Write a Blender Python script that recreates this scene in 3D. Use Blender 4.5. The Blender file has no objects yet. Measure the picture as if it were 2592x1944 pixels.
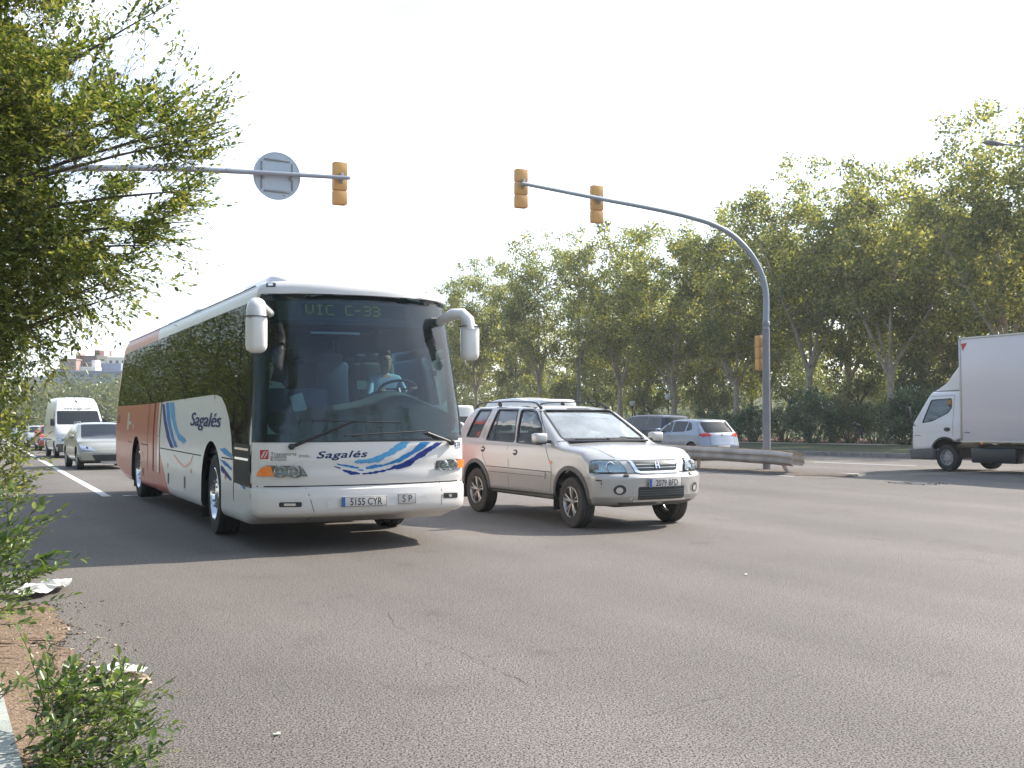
import bpy, bmesh, math, random
import numpy as np
from mathutils import Vector, Matrix
from mathutils.bvhtree import BVHTree
from mathutils.geometry import tessellate_polygon
R = math.radians
PI = math.pi
random.seed(7)
rng = np.random.default_rng(7)
scene = bpy.context.scene
COL = scene.collection

# ------------------------------------------------------------------ camera
CAM_H = 1.545; FPX = 2800.0; PITCH = math.atan((1038 - 972) / FPX)
cam_d = bpy.data.cameras.new('camera'); cam = bpy.data.objects.new('camera', cam_d)
COL.objects.link(cam); scene.camera = cam
cam_d.sensor_width = 36; cam_d.lens = 36 * FPX / 2592; cam_d.clip_end = 6000; cam_d.clip_start = 0.05
cam.location = (0, 0, CAM_H); cam.rotation_euler = (PI / 2 + PITCH, 0, 0)
# ------------------------------------------------------------------ sky, sun, exposure
SUN_EL = R(38); SUN_AZ = R(61)          # clockwise from +Y
world = bpy.data.worlds.new("World"); scene.world = world; world.use_nodes = True
nt = world.node_tree; nt.nodes.clear()
wo = nt.nodes.new('ShaderNodeOutputWorld'); bg = nt.nodes.new('ShaderNodeBackground')
sky = nt.nodes.new('ShaderNodeTexSky'); sky.sky_type = 'NISHITA'; sky.sun_disc = False
sky.sun_elevation = SUN_EL; sky.sun_rotation = SUN_AZ; sky.dust_density = 1.2; sky.air_density = 1.0; sky.ozone_density = 1.0
tc = nt.nodes.new('ShaderNodeTexCoord'); mp = nt.nodes.new('ShaderNodeMapping'); mp.inputs['Scale'].default_value = (1.2, 1.2, 3.5)
nz = nt.nodes.new('ShaderNodeTexNoise'); nz.inputs['Scale'].default_value = 2.2; nz.inputs['Detail'].default_value = 6
cr = nt.nodes.new('ShaderNodeMapRange'); cr.inputs[1].default_value = .38; cr.inputs[2].default_value = .62; cr.inputs[3].default_value = .25; cr.inputs[4].default_value = .85
mx = nt.nodes.new('ShaderNodeMix'); mx.data_type = 'RGBA'; mx.inputs[7].default_value = (9.3, 10.0, 10.9, 1)
nt.links.new(tc.outputs['Generated'], mp.inputs['Vector']); nt.links.new(mp.outputs[0], nz.inputs['Vector'])
nt.links.new(nz.outputs[0], cr.inputs[0])
dv = nt.nodes.new('ShaderNodeVectorMath'); dv.operation = 'DOT_PRODUCT'; dv.inputs[1].default_value = (math.sin(SUN_AZ - R(25)), math.cos(SUN_AZ - R(25)), 0)
cv = nt.nodes.new('ShaderNodeMapRange'); cv.inputs[1].default_value = -.25; cv.inputs[2].default_value = .86; cv.inputs[3].default_value = .12; cv.inputs[4].default_value = 1.0
cm_ = nt.nodes.new('ShaderNodeMath'); cm_.operation = 'MULTIPLY'
nt.links.new(tc.outputs['Generated'], dv.inputs[0]); nt.links.new(dv.outputs['Value'], cv.inputs[0]); nt.links.new(cv.outputs[0], cm_.inputs[0]); nt.links.new(cr.outputs[0], cm_.inputs[1]); nt.links.new(cm_.outputs[0], mx.inputs[0])
nt.links.new(sky.outputs[0], mx.inputs[6]); nt.links.new(mx.outputs[2], bg.inputs[0])
bg.inputs[1].default_value = 0.13
nt.links.new(bg.outputs[0], wo.inputs[0])
sun_d = bpy.data.lights.new('sun', 'SUN'); sun = bpy.data.objects.new('sun', sun_d); COL.objects.link(sun)
sun_d.energy = 4.2; sun_d.angle = R(.53); sun_d.color = (1, .93, .82)
to_sun = Vector((math.sin(SUN_AZ) * math.cos(SUN_EL), math.cos(SUN_AZ) * math.cos(SUN_EL), math.sin(SUN_EL)))
sun.rotation_euler = to_sun.to_track_quat('Z', 'Y').to_euler()
scene.view_settings.view_transform = 'Standard'; scene.view_settings.look = 'None'
scene.view_settings.exposure = 1.0; scene.view_settings.gamma = 1
scene.cycles.max_bounces = 7; scene.cycles.transparent_max_bounces = 12
scene.cycles.caustics_reflective = False; scene.cycles.caustics_refractive = False
scene.cycles.sample_clamp_indirect = 6

# ------------------------------------------------------------------ road frame and pixel helpers
AR = R(28)
CA, SA = math.cos(AR), math.sin(AR)
def RD(s, t, z=0.0):                     # s along the avenue (away), t across it (to the right)
    return Vector((CA * t - SA * s, SA * t + CA * s, z))
def to_st(x, y):
    return -SA * x + CA * y, CA * x + SA * y
def gz(s, t=0):
    z = -0.0145 * (min(s, 200) - 17) if s > 17 else 0.0
    if t > 38:
        z += 7.0 * min(1, max(0, (t - 62) / 55)) ** 1.3
    return z
def gp(s, t, dz=0.0):
    return RD(s, t, gz(s, t) + dz)
def ray(u, v):
    a = (u - 1296) / FPX; b = -(v - 972) / FPX
    return Vector((a, math.cos(PITCH) - b * math.sin(PITCH), math.sin(PITCH) + b * math.cos(PITCH)))
def pxg(u, v):                           # ground point seen at a photo pixel
    d = ray(u, v); o = Vector((0, 0, CAM_H)); y0, y1 = 2.0, 900.0
    for _ in range(60):
        ym = (y0 + y1) / 2; p = o + d * (ym / d.y); s, t = to_st(p.x, p.y)
        if p.z > gz(s, t if t < 60 else 0): y0 = ym
        else: y1 = ym
    p = o + d * (y1 / d.y); return p
def pxd(u, v, Y):
    d = ray(u, v); return Vector((0, 0, CAM_H)) + d * (Y / d.y)
class Frame:                             # vehicle frame: x forward, y left, z up
    def __init__(s, X, Y, th, z=0.0):
        s.o = Vector((X, Y, z)); s.th = th
        s.F = Vector((math.cos(th), math.sin(th), 0)); s.L = Vector((-math.sin(th), math.cos(th), 0))
    def side(s, u, v, y):
        d = ray(u, v); c = Vector((0, 0, CAM_H)); k = ((s.o - c).dot(s.L) + y) / d.dot(s.L); p = c + d * k - s.o
        return (p.dot(s.F), p.z)
    def front(s, u, v, x=0):
        d = ray(u, v); c = Vector((0, 0, CAM_H)); k = ((s.o - c).dot(s.F) + x) / d.dot(s.F); p = c + d * k - s.o
        return (p.dot(s.L), p.z)

# ------------------------------------------------------------------ materials
MATS = {}
def nodes(name):
    m = bpy.data.materials.new(name); m.use_nodes = True
    return m, m.node_tree, m.node_tree.nodes['Principled BSDF']
def N(t, kind, **kw):
    n = t.nodes.new(kind)
    for k, v in kw.items(): setattr(n, k, v)
    return n
def mat(name, col, rough=.5, metal=0, coat=0, spec=.5, var=0.0, vscale=8, bump=0, bscale=60, emit=None, estr=1):
    if name in MATS: return MATS[name]
    m, t, b = nodes(name)
    c = (*col, 1)
    b.inputs['Base Color'].default_value = c; b.inputs['Roughness'].default_value = rough
    b.inputs['Metallic'].default_value = metal; b.inputs['Coat Weight'].default_value = coat
    b.inputs['Coat Roughness'].default_value = .06; b.inputs['Specular IOR Level'].default_value = spec
    if emit: b.inputs['Emission Color'].default_value = (*emit, 1); b.inputs['Emission Strength'].default_value = estr
    if var or bump:
        tcn = N(t, 'ShaderNodeTexCoord')
    if var:
        n = N(t, 'ShaderNodeTexNoise'); n.inputs['Scale'].default_value = vscale; n.inputs['Detail'].default_value = 5
        t.links.new(tcn.outputs['Object'], n.inputs['Vector'])
        r = N(t, 'ShaderNodeMapRange'); r.inputs[1].default_value = .3; r.inputs[2].default_value = .7
        r.inputs[3].default_value = 1 - var; r.inputs[4].default_value = 1 + var * .5
        t.links.new(n.outputs[0], r.inputs[0])
        x = N(t, 'ShaderNodeMix', data_type='RGBA', blend_type='MULTIPLY'); x.inputs[0].default_value = 1
        x.inputs[6].default_value = c; t.links.new(r.outputs[0], x.inputs[7]); t.links.new(x.outputs[2], b.inputs['Base Color'])
        r2 = N(t, 'ShaderNodeMapRange'); r2.inputs[3].default_value = max(0.02, rough - .08); r2.inputs[4].default_value = min(1, rough + .12)
        t.links.new(n.outputs[0], r2.inputs[0]); t.links.new(r2.outputs[0], b.inputs['Roughness'])
    if bump:
        n = N(t, 'ShaderNodeTexNoise'); n.inputs['Scale'].default_value = bscale; n.inputs['Detail'].default_value = 4
        t.links.new(tcn.outputs['Object'], n.inputs['Vector'])
        bu = N(t, 'ShaderNodeBump'); bu.inputs['Strength'].default_value = bump; bu.inputs['Distance'].default_value = .01
        t.links.new(n.outputs[0], bu.inputs['Height']); t.links.new(bu.outputs[0], b.inputs['Normal'])
    MATS[name] = m; return m
def paint(name, col, metal=0.0, dirt=.12):
    """car paint: coat over a slightly dusty base, dust gathers low on the body"""
    if name in MATS: return MATS[name]
    m, t, b = nodes(name)
    tcn = N(t, 'ShaderNodeTexCoord'); sep = N(t, 'ShaderNodeSeparateXYZ'); t.links.new(tcn.outputs['Object'], sep.inputs[0])
    n = N(t, 'ShaderNodeTexNoise'); n.inputs['Scale'].default_value = 3; n.inputs['Detail'].default_value = 8; n.inputs['Roughness'].default_value = .65
    t.links.new(tcn.outputs['Object'], n.inputs['Vector'])
    r = N(t, 'ShaderNodeMapRange'); r.inputs[1].default_value = 1.0; r.inputs[2].default_value = .25; r.inputs[3].default_value = .05; r.inputs[4].default_value = .75
    t.links.new(sep.outputs[2], r.inputs[0])
    mu = N(t, 'ShaderNodeMath', operation='MULTIPLY'); t.links.new(r.outputs[0], mu.inputs[0]); t.links.new(n.outputs[0], mu.inputs[1])
    x = N(t, 'ShaderNodeMix', data_type='RGBA'); x.inputs[6].default_value = (*col, 1); x.inputs[7].default_value = (.27, .22, .17, 1)
    mm = N(t, 'ShaderNodeMath', operation='MULTIPLY'); mm.inputs[1].default_value = dirt * 4; t.links.new(mu.outputs[0], mm.inputs[0])
    t.links.new(mm.outputs[0], x.inputs[0]); t.links.new(x.outputs[2], b.inputs['Base Color'])
    b.inputs['Metallic'].default_value = metal; b.inputs['Roughness'].default_value = .35
    b.inputs['Coat Weight'].default_value = .8
    rr = N(t, 'ShaderNodeMapRange'); rr.inputs[3].default_value = .04; rr.inputs[4].default_value = .22; t.links.new(n.outputs[0], rr.inputs[0]); t.links.new(rr.outputs[0], b.inputs['Coat Roughness'])
    MATS[name] = m; return m
def glass(name, tint, refl=1.0, dust=.06, rough=.0):
    """thin pane: fresnel mirror over a tinted see-through sheet with a film of dust"""
    m = bpy.data.materials.new(name); m.use_nodes = True; t = m.node_tree; t.nodes.clear()
    o = N(t, 'ShaderNodeOutputMaterial'); tr = N(t, 'ShaderNodeBsdfTransparent'); tr.inputs[0].default_value = (*tint, 1)
    df = N(t, 'ShaderNodeBsdfDiffuse'); df.inputs[0].default_value = (.42, .45, .45, 1)
    gl = N(t, 'ShaderNodeBsdfGlossy'); gl.inputs['Roughness'].default_value = rough; gl.inputs[0].default_value = (.95, .98, 1, 1)
    fr = N(t, 'ShaderNodeFresnel'); fr.inputs[0].default_value = 1.52
    mu = N(t, 'ShaderNodeMath', operation='MULTIPLY'); mu.inputs[1].default_value = refl * 1.6; mu.use_clamp = True
    tcn = N(t, 'ShaderNodeTexCoord'); n = N(t, 'ShaderNodeTexNoise'); n.inputs['Scale'].default_value = 2.2; n.inputs['Detail'].default_value = 6
    t.links.new(tcn.outputs['Object'], n.inputs['Vector'])
    du = N(t, 'ShaderNodeMath', operation='MULTIPLY'); du.inputs[1].default_value = dust * 2; t.links.new(n.outputs[0], du.inputs[0])
    a = N(t, 'ShaderNodeMixShader'); bmx = N(t, 'ShaderNodeMixShader')
    t.links.new(du.outputs[0], a.inputs[0]); t.links.new(tr.outputs[0], a.inputs[1]); t.links.new(df.outputs[0], a.inputs[2])
    t.links.new(fr.outputs[0], mu.inputs[0]); t.links.new(mu.outputs[0], bmx.inputs[0]); t.links.new(a.outputs[0], bmx.inputs[1]); t.links.new(gl.outputs[0], bmx.inputs[2])
    t.links.new(bmx.outputs[0], o.inputs[0]); MATS[name] = m; return m
def leafmat(name, c1, c2, c3, trans=.45):
    m = bpy.data.materials.new(name); m.use_nodes = True; t = m.node_tree; t.nodes.clear()
    o = N(t, 'ShaderNodeOutputMaterial'); g = N(t, 'ShaderNodeNewGeometry'); rp = N(t, 'ShaderNodeValToRGB')
    e = rp.color_ramp.elements; e[0].color = (*c1, 1); e[1].color = (*c3, 1); e[0].position = .1; e[1].position = .95
    k = e.new(.55); k.color = (*c2, 1)
    t.links.new(g.outputs['Random Per Island'], rp.inputs[0])
    d = N(t, 'ShaderNodeBsdfDiffuse'); tl = N(t, 'ShaderNodeBsdfTranslucent'); gl = N(t, 'ShaderNodeBsdfGlossy'); gl.inputs['Roughness'].default_value = .38
    gl.inputs[0].default_value = (.8, .85, .8, 1)
    hs = N(t, 'ShaderNodeHueSaturation'); hs.inputs['Hue'].default_value = .485; hs.inputs['Saturation'].default_value = 1.15; hs.inputs['Value'].default_value = 1.9
    t.links.new(rp.outputs[0], d.inputs[0]); t.links.new(rp.outputs[0], hs.inputs['Color']); t.links.new(hs.outputs[0], tl.inputs[0])
    a = N(t, 'ShaderNodeMixShader'); a.inputs[0].default_value = trans; b = N(t, 'ShaderNodeMixShader'); b.inputs[0].default_value = .05
    t.links.new(d.outputs[0], a.inputs[1]); t.links.new(tl.outputs[0], a.inputs[2]); t.links.new(a.outputs[0], b.inputs[1]); t.links.new(gl.outputs[0], b.inputs[2])
    t.links.new(b.outputs[0], o.inputs[0]); MATS[name] = m; return m

def asphalt():
    m, t, b = nodes('asphalt'); tcn = N(t, 'ShaderNodeTexCoord'); L = t.links
    P = tcn.outputs['Object']
    def vor(scale, feat='F1'):
        v = N(t, 'ShaderNodeTexVoronoi', feature=feat); v.inputs['Scale'].default_value = scale; L.new(P, v.inputs['Vector']); return v
    def noi(scale, det=4, src=None, rough=.55):
        v = N(t, 'ShaderNodeTexNoise'); v.inputs['Scale'].default_value = scale; v.inputs['Detail'].default_value = det; v.inputs['Roughness'].default_value = rough
        L.new(src if src else P, v.inputs['Vector']); return v
    def rng_(src, a, b_, c, d):
        r = N(t, 'ShaderNodeMapRange'); r.inputs[1].default_value = a; r.inputs[2].default_value = b_; r.inputs[3].default_value = c; r.inputs[4].default_value = d
        L.new(src, r.inputs[0]); return r.outputs[0]
    def mul(a, b_):
        x = N(t, 'ShaderNodeMath', operation='MULTIPLY'); L.new(a, x.inputs[0])
        if isinstance(b_, float): x.inputs[1].default_value = b_
        else: L.new(b_, x.inputs[1])
        return x.outputs[0]
    stone = vor(115); fine = noi(230, 3); mid = noi(85, 4)
    pit = rng_(mid.outputs[0], .42, .50, .12, 1.22)
    st = rng_(stone.outputs['Distance'], .0, .75, 1.25, .62)
    fi = rng_(fine.outputs[0], .3, .7, .75, 1.28)
    # tonal bands along the avenue (wheel tracks, oil, worn lanes)
    mp_ = N(t, 'ShaderNodeMapping'); mp_.inputs['Rotation'].default_value = (0, 0, -AR); mp_.inputs['Scale'].default_value = (1, 1, 1); L.new(P, mp_.inputs[0])
    m2 = N(t, 'ShaderNodeMapping'); m2.inputs['Scale'].default_value = (.55, .05, 1); L.new(mp_.outputs[0], m2.inputs[0])
    band = noi(1.0, 4, m2.outputs[0]); big = noi(.35, 6)
    ba = rng_(band.outputs[0], .35, .65, .84, 1.12); bi = rng_(big.outputs[0], .3, .7, .88, 1.1)
    stain = rng_(noi(1.1, 5, None, .6).outputs[0], .60, .70, 1.0, .80); spots = rng_(noi(4.5, 3).outputs[0], .68, .74, 1.0, .78)
    v = mul(mul(mul(mul(st, fi), mul(pit, ba)), bi), mul(stain, spots))
    colr = N(t, 'ShaderNodeMix', data_type='RGBA'); colr.inputs[6].default_value = (.176, .154, .138, 1); colr.inputs[7].default_value = (.222, .190, .160, 1)
    L.new(noi(40, 2).outputs[0], colr.inputs[0])
    # stone-to-stone colour
    cm = N(t, 'ShaderNodeMix', data_type='RGBA'); cm.inputs[0].default_value = .18; L.new(colr.outputs[2], cm.inputs[6])
    hs = N(t, 'ShaderNodeHueSaturation'); hs.inputs['Saturation'].default_value = .35; hs.inputs['Value'].default_value = .26; L.new(stone.outputs['Color'], hs.inputs['Color']); L.new(hs.outputs[0], cm.inputs[7])
    x = N(t, 'ShaderNodeMix', data_type='RGBA', blend_type='MULTIPLY'); x.inputs[0].default_value = 1; L.new(cm.outputs[2], x.inputs[6]); L.new(v, x.inputs[7])
    L.new(x.outputs[2], b.inputs['Base Color']); b.inputs['Roughness'].default_value = .82; b.inputs['Specular IOR Level'].default_value = .35
    bu = N(t, 'ShaderNodeBump'); bu.inputs['Strength'].default_value = .55; bu.inputs['Distance'].default_value = .006
    hsum = N(t, 'ShaderNodeMath', operation='SUBTRACT'); L.new(mid.outputs[0], hsum.inputs[0]); L.new(mul(stone.outputs['Distance'], .6), hsum.inputs[1])
    L.new(hsum.outputs[0], bu.inputs['Height']); L.new(bu.outputs[0], b.inputs['Normal'])
    MATS['asphalt'] = m; return m
def ground_mat(name, c1, c2, scale=4, bump=.5, bs=40):
    m, t, b = nodes(name); tcn = N(t, 'ShaderNodeTexCoord'); n = N(t, 'ShaderNodeTexNoise'); n.inputs['Scale'].default_value = scale; n.inputs['Detail'].default_value = 9; n.inputs['Roughness'].default_value = .7
    t.links.new(tcn.outputs['Object'], n.inputs['Vector']); r = N(t, 'ShaderNodeValToRGB'); r.color_ramp.elements[0].position = .35; r.color_ramp.elements[1].position = .65
    r.color_ramp.elements[0].color = (*c1, 1); r.color_ramp.elements[1].color = (*c2, 1); t.links.new(n.outputs[0], r.inputs[0]); t.links.new(r.outputs[0], b.inputs['Base Color'])
    b.inputs['Roughness'].default_value = .95
    n2 = N(t, 'ShaderNodeTexNoise'); n2.inputs['Scale'].default_value = bs; n2.inputs['Detail'].default_value = 6; t.links.new(tcn.outputs['Object'], n2.inputs['Vector'])
    bu = N(t, 'ShaderNodeBump'); bu.inputs['Strength'].default_value = bump; bu.inputs['Distance'].default_value = .03; t.links.new(n2.outputs[0], bu.inputs['Height']); t.links.new(bu.outputs[0], b.inputs['Normal'])
    MATS[name] = m; return m

def bus_paint():
    m, t, b = nodes('coach_paint'); L = t.links; tcn = N(t, 'ShaderNodeTexCoord'); sep = N(t, 'ShaderNodeSeparateXYZ'); L.new(tcn.outputs['Object'], sep.inputs[0])
    # boundary of the red livery: x < -6.45, slanting forward below z = 0.93; on the roof band x < -7.35
    def M(op, a, b_=None, clamp=False):
        n = N(t, 'ShaderNodeMath', operation=op); n.use_clamp = clamp
        for i, v in enumerate((a, b_)):
            if v is None: continue
            if isinstance(v, (int, float)): n.inputs[i].default_value = v
            else: L.new(v, n.inputs[i])
        return n.outputs[0]
    X, Z = sep.outputs[0], sep.outputs[2]
    low = M('MULTIPLY', M('MAXIMUM', M('SUBTRACT', .93, Z), 0.0), 1.45)
    high = M('MULTIPLY', M('GREATER_THAN', Z, 2.3), -.9)
    lim = M('ADD', M('ADD', -6.42, low), high)
    red = M('LESS_THAN', X, lim)
    white = N(t, 'ShaderNodeMix', data_type='RGBA'); white.inputs[6].default_value = (.70, .68, .66, 1); white.inputs[7].default_value = (.46, .036, .006, 1)
    L.new(red, white.inputs[0])
    n = N(t, 'ShaderNodeTexNoise'); n.inputs['Scale'].default_value = 2.0; n.inputs['Detail'].default_value = 8; n.inputs['Roughness'].default_value = .65; L.new(tcn.outputs['Object'], n.inputs['Vector'])
    r = N(t, 'ShaderNodeMapRange'); r.inputs[1].default_value = 1.2; r.inputs[2].default_value = .25; r.inputs[3].default_value = .03; r.inputs[4].default_value = .42; L.new(Z, r.inputs[0])
    x = N(t, 'ShaderNodeMix', data_type='RGBA'); L.new(M('MULTIPLY', r.outputs[0], n.outputs[0]), x.inputs[0]); L.new(white.outputs[2], x.inputs[6]); x.inputs[7].default_value = (.28, .20, .15, 1)
    L.new(x.outputs[2], b.inputs['Base Color']); b.inputs['Roughness'].default_value = .42; b.inputs['Coat Weight'].default_value = .38
    rr = N(t, 'ShaderNodeMapRange'); rr.inputs[3].default_value = .03; rr.inputs[4].default_value = .16; L.new(n.outputs[0], rr.inputs[0]); L.new(rr.outputs[0], b.inputs['Coat Roughness'])
    n3 = N(t, 'ShaderNodeTexNoise'); n3.inputs['Scale'].default_value = 1.4; L.new(tcn.outputs['Object'], n3.inputs['Vector'])
    bu = N(t, 'ShaderNodeBump'); bu.inputs['Strength'].default_value = .12; bu.inputs['Distance'].default_value = .03; L.new(n3.outputs[0], bu.inputs['Height']); L.new(bu.outputs[0], b.inputs['Coat Normal'])
    MATS['coach_paint'] = m; return m

asphalt(); bus_paint()
ground_mat('grass', (.03, .045, .015), (.085, .09, .04), 3, .8, 30)
ground_mat('dirt', (.13, .085, .055), (.29, .205, .14), 22, .9, 60)
ground_mat('median_dirt', (.09, .07, .055), (.20, .165, .13), 6, .9, 60)
ground_mat('dry_soil', (.16, .12, .08), (.30, .23, .16), 6, .8, 40)
ground_mat('field', (.07, .09, .03), (.17, .17, .07), 1.2, .6, 12)
ground_mat('gravel', (.38, .33, .26), (.55, .48, .38), 9, .5, 60)
ground_mat('litter_soil', (.10, .05, .035), (.2, .1, .06), 3, .5, 30)
ground_mat('concrete', (.28, .31, .28), (.42, .43, .39), 5, .25, 50)
ground_mat('kerbstone', (.20, .18, .16), (.33, .30, .27), 4, .3, 40)
ground_mat('bark_plane', (.22, .18, .13), (.45, .39, .30), 7, .4, 14)
ground_mat('bark_dark', (.05, .04, .03), (.13, .10, .08), 12, .6, 30)
mat('black_rubber', (.02, .02, .02), .75, bump=.15, bscale=120)
mat('dusty_tyre', (.055, .05, .045), .85, var=.3, vscale=6)
mat('black_plastic', (.018, .018, .02), .45)
mat('dark_trim', (.035, .035, .037), .55)
mat('grey_plastic', (.11, .105, .10), .6, var=.15)
mat('dark_glass', (.006, .008, .008), .03, spec=.62)
mat('tint_glass', (.012, .018, .02), .04, spec=.7)
mat('bus_side_glass', (.002, .003, .003), .012, spec=.5)
mat('door_black', (.008, .010, .009), .55, spec=.25)
mat('chrome', (.75, .76, .78), .12, 1)
mat('alloy', (.48, .46, .42), .33, .9, var=.12)
mat('reflector', (.8, .82, .85), .1, 1)
mat('wheel_steel', (.35, .35, .35), .45, .6, var=.2)
mat('galv', (.22, .225, .24), .5, .35, var=.18, vscale=3, bump=.05)
mat('galv_pale', (.27, .31, .36), .5, .15, var=.08, vscale=2)
mat('rail_steel', (.46, .40, .34), .6, .05, var=.28, vscale=2.5, bump=.1)
mat('signal_yellow', (.62, .34, .11), .5, var=.06)
mat('sign_back', (.42, .48, .54), .45, .2, var=.06)
mat('seam', (.012, .012, .012), .9)
mat('amber', (.85, .20, .015), .25, coat=.25)
mat('red_lens', (.45, .02, .015), .15, coat=.6)
mat('red_lit', (.6, .03, .02), .2, emit=(1, .05, .02), estr=1.2)
mat('headlamp_lit', (.8, .85, .9), .2, emit=(.85, .92, 1), estr=7)
mat('plate_white', (.62, .58, .55), .4, var=.05)
mat('plate_blue', (.02, .10, .35), .4)
mat('ink', (.015, .015, .02), .6)
mat('logo_navy', (.012, .03, .12), .6, spec=.2)
mat('swoosh_navy', (.012, .035, .20), .55, spec=.25)
mat('swoosh_blue', (.03, .20, .47), .55, spec=.25)
mat('swoosh_sky', (.09, .33, .58), .55, spec=.25)
mat('logo_red', (.50, .02, .03), .35, coat=.4)
mat('white_marking', (.72, .72, .70), .7, var=.3, vscale=9)
mat('interior', (.05, .055, .06), .7)
mat('dash', (.08, .10, .105), .6)
mat('seat_blue', (.05, .08, .14), .85)
mat('seat_grey', (.12, .12, .125), .85)
mat('skin', (.48, .27, .18), .5)
mat('shirt', (.33, .47, .62), .8)
mat('shirt_white', (.6, .6, .58), .8)
mat('trousers', (.03, .035, .05), .85)
mat('hair', (.02, .015, .012), .6)
mat('dark_cloth', (.04, .035, .04), .9)
mat('led', (.35, .42, .05), .6, emit=(.5, .6, .06), estr=.09)
mat('sign_black', (.02, .028, .032), .3)
mat('paper', (.72, .70, .66), .8, var=.12)
mat('card', (.50, .40, .30), .85, var=.2)
mat('paper_yellow', (.5, .52, .4), .8)
glass('bus_glass', (.40, .62, .68), .68, .025)
glass('car_glass', (.72, .80, .76), 1.15, .10)
glass('dusty_screen', (.66, .76, .70), 1.1, .48)
paint('white_paint', (.72, .71, .69)); paint('box_white', (.66, .60, .59), dirt=.07)
paint('silver', (.47, .46, .445), .35, .14); paint('silver_blue', (.27, .31, .37), .35, .08)
paint('dark_blue', (.015, .02, .04), .1, .05); paint('red_paint', (.50, .035, .02)); paint('grey_paint', (.42, .42, .40), .2)
paint('champagne', (.33, .33, .29), .3); paint('navy_paint', (.02, .03, .07))
leafmat('elm_leaf', (.045, .075, .018), (.115, .15, .036), (.25, .25, .075), .50)
leafmat('plane_leaf', (.075, .10, .032), (.165, .19, .055), (.36, .34, .10), .54)
leafmat('pine_leaf', (.07, .095, .04), (.11, .14, .06), (.18, .195, .08), .4)
leafmat('oleander_leaf', (.045, .075, .035), (.075, .115, .055), (.14, .18, .09), .35)
leafmat('far_leaf', (.07, .09, .04), (.12, .14, .06), (.18, .18, .07), .4)
leafmat('shoot_leaf', (.045, .085, .02), (.09, .14, .035), (.20, .24, .08), .42)
leafmat('petal', (.6, .6, .58), (.7, .7, .68), (.75, .74, .7), .3)

def smoked(name, k):
    """dark smoked glass: black body, dimmed fresnel mirror"""
    m = MATS[name]; t = m.node_tree; t.nodes.clear(); o = N(t, 'ShaderNodeOutputMaterial'); d = N(t, 'ShaderNodeBsdfDiffuse'); d.inputs[0].default_value = (.004, .006, .005, 1)
    g_ = N(t, 'ShaderNodeBsdfGlossy'); g_.inputs[0].default_value = (k, k * 1.02, k, 1); g_.inputs['Roughness'].default_value = .015; f = N(t, 'ShaderNodeFresnel'); f.inputs[0].default_value = 1.45; x = N(t, 'ShaderNodeMixShader')
    t.links.new(f.outputs[0], x.inputs[0]); t.links.new(d.outputs[0], x.inputs[1]); t.links.new(g_.outputs[0], x.inputs[2]); t.links.new(x.outputs[0], o.inputs[0])
smoked('bus_side_glass', .42)
# ------------------------------------------------------------------ object helpers
def prop(o, label=None, cat=None, group=None, kind=None):
    if label: o['label'] = label
    if cat: o['category'] = cat
    if group: o['group'] = group
    if kind: o['kind'] = kind
    return o
def empty(name, loc=(0, 0, 0), rz=0, label=None, cat=None, group=None):
    o = bpy.data.objects.new(name, None); COL.objects.link(o); o.location = loc; o.rotation_euler = (0, 0, rz)
    o.empty_display_size = .2
    return prop(o, label, cat, group)
def link(name, me, parent=None, loc=None, rot=None):
    o = bpy.data.objects.new(name, me); COL.objects.link(o)
    if parent: o.parent = parent
    if loc is not None: o.location = loc
    if rot is not None: o.rotation_euler = rot
    return o
def smooth(me, ang=35):
    me.polygons.foreach_set('use_smooth', [True] * len(me.polygons)); me.update()
    try: me.set_sharp_from_angle(angle=R(ang))
    except Exception: pass
def copy_tree(o, parent=None, **kw):
    kids = [c for c in bpy.data.objects if c.parent == o]
    c = o.copy(); COL.objects.link(c); c.parent = parent
    for k in kids: copy_tree(k, c)
    return c
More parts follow.
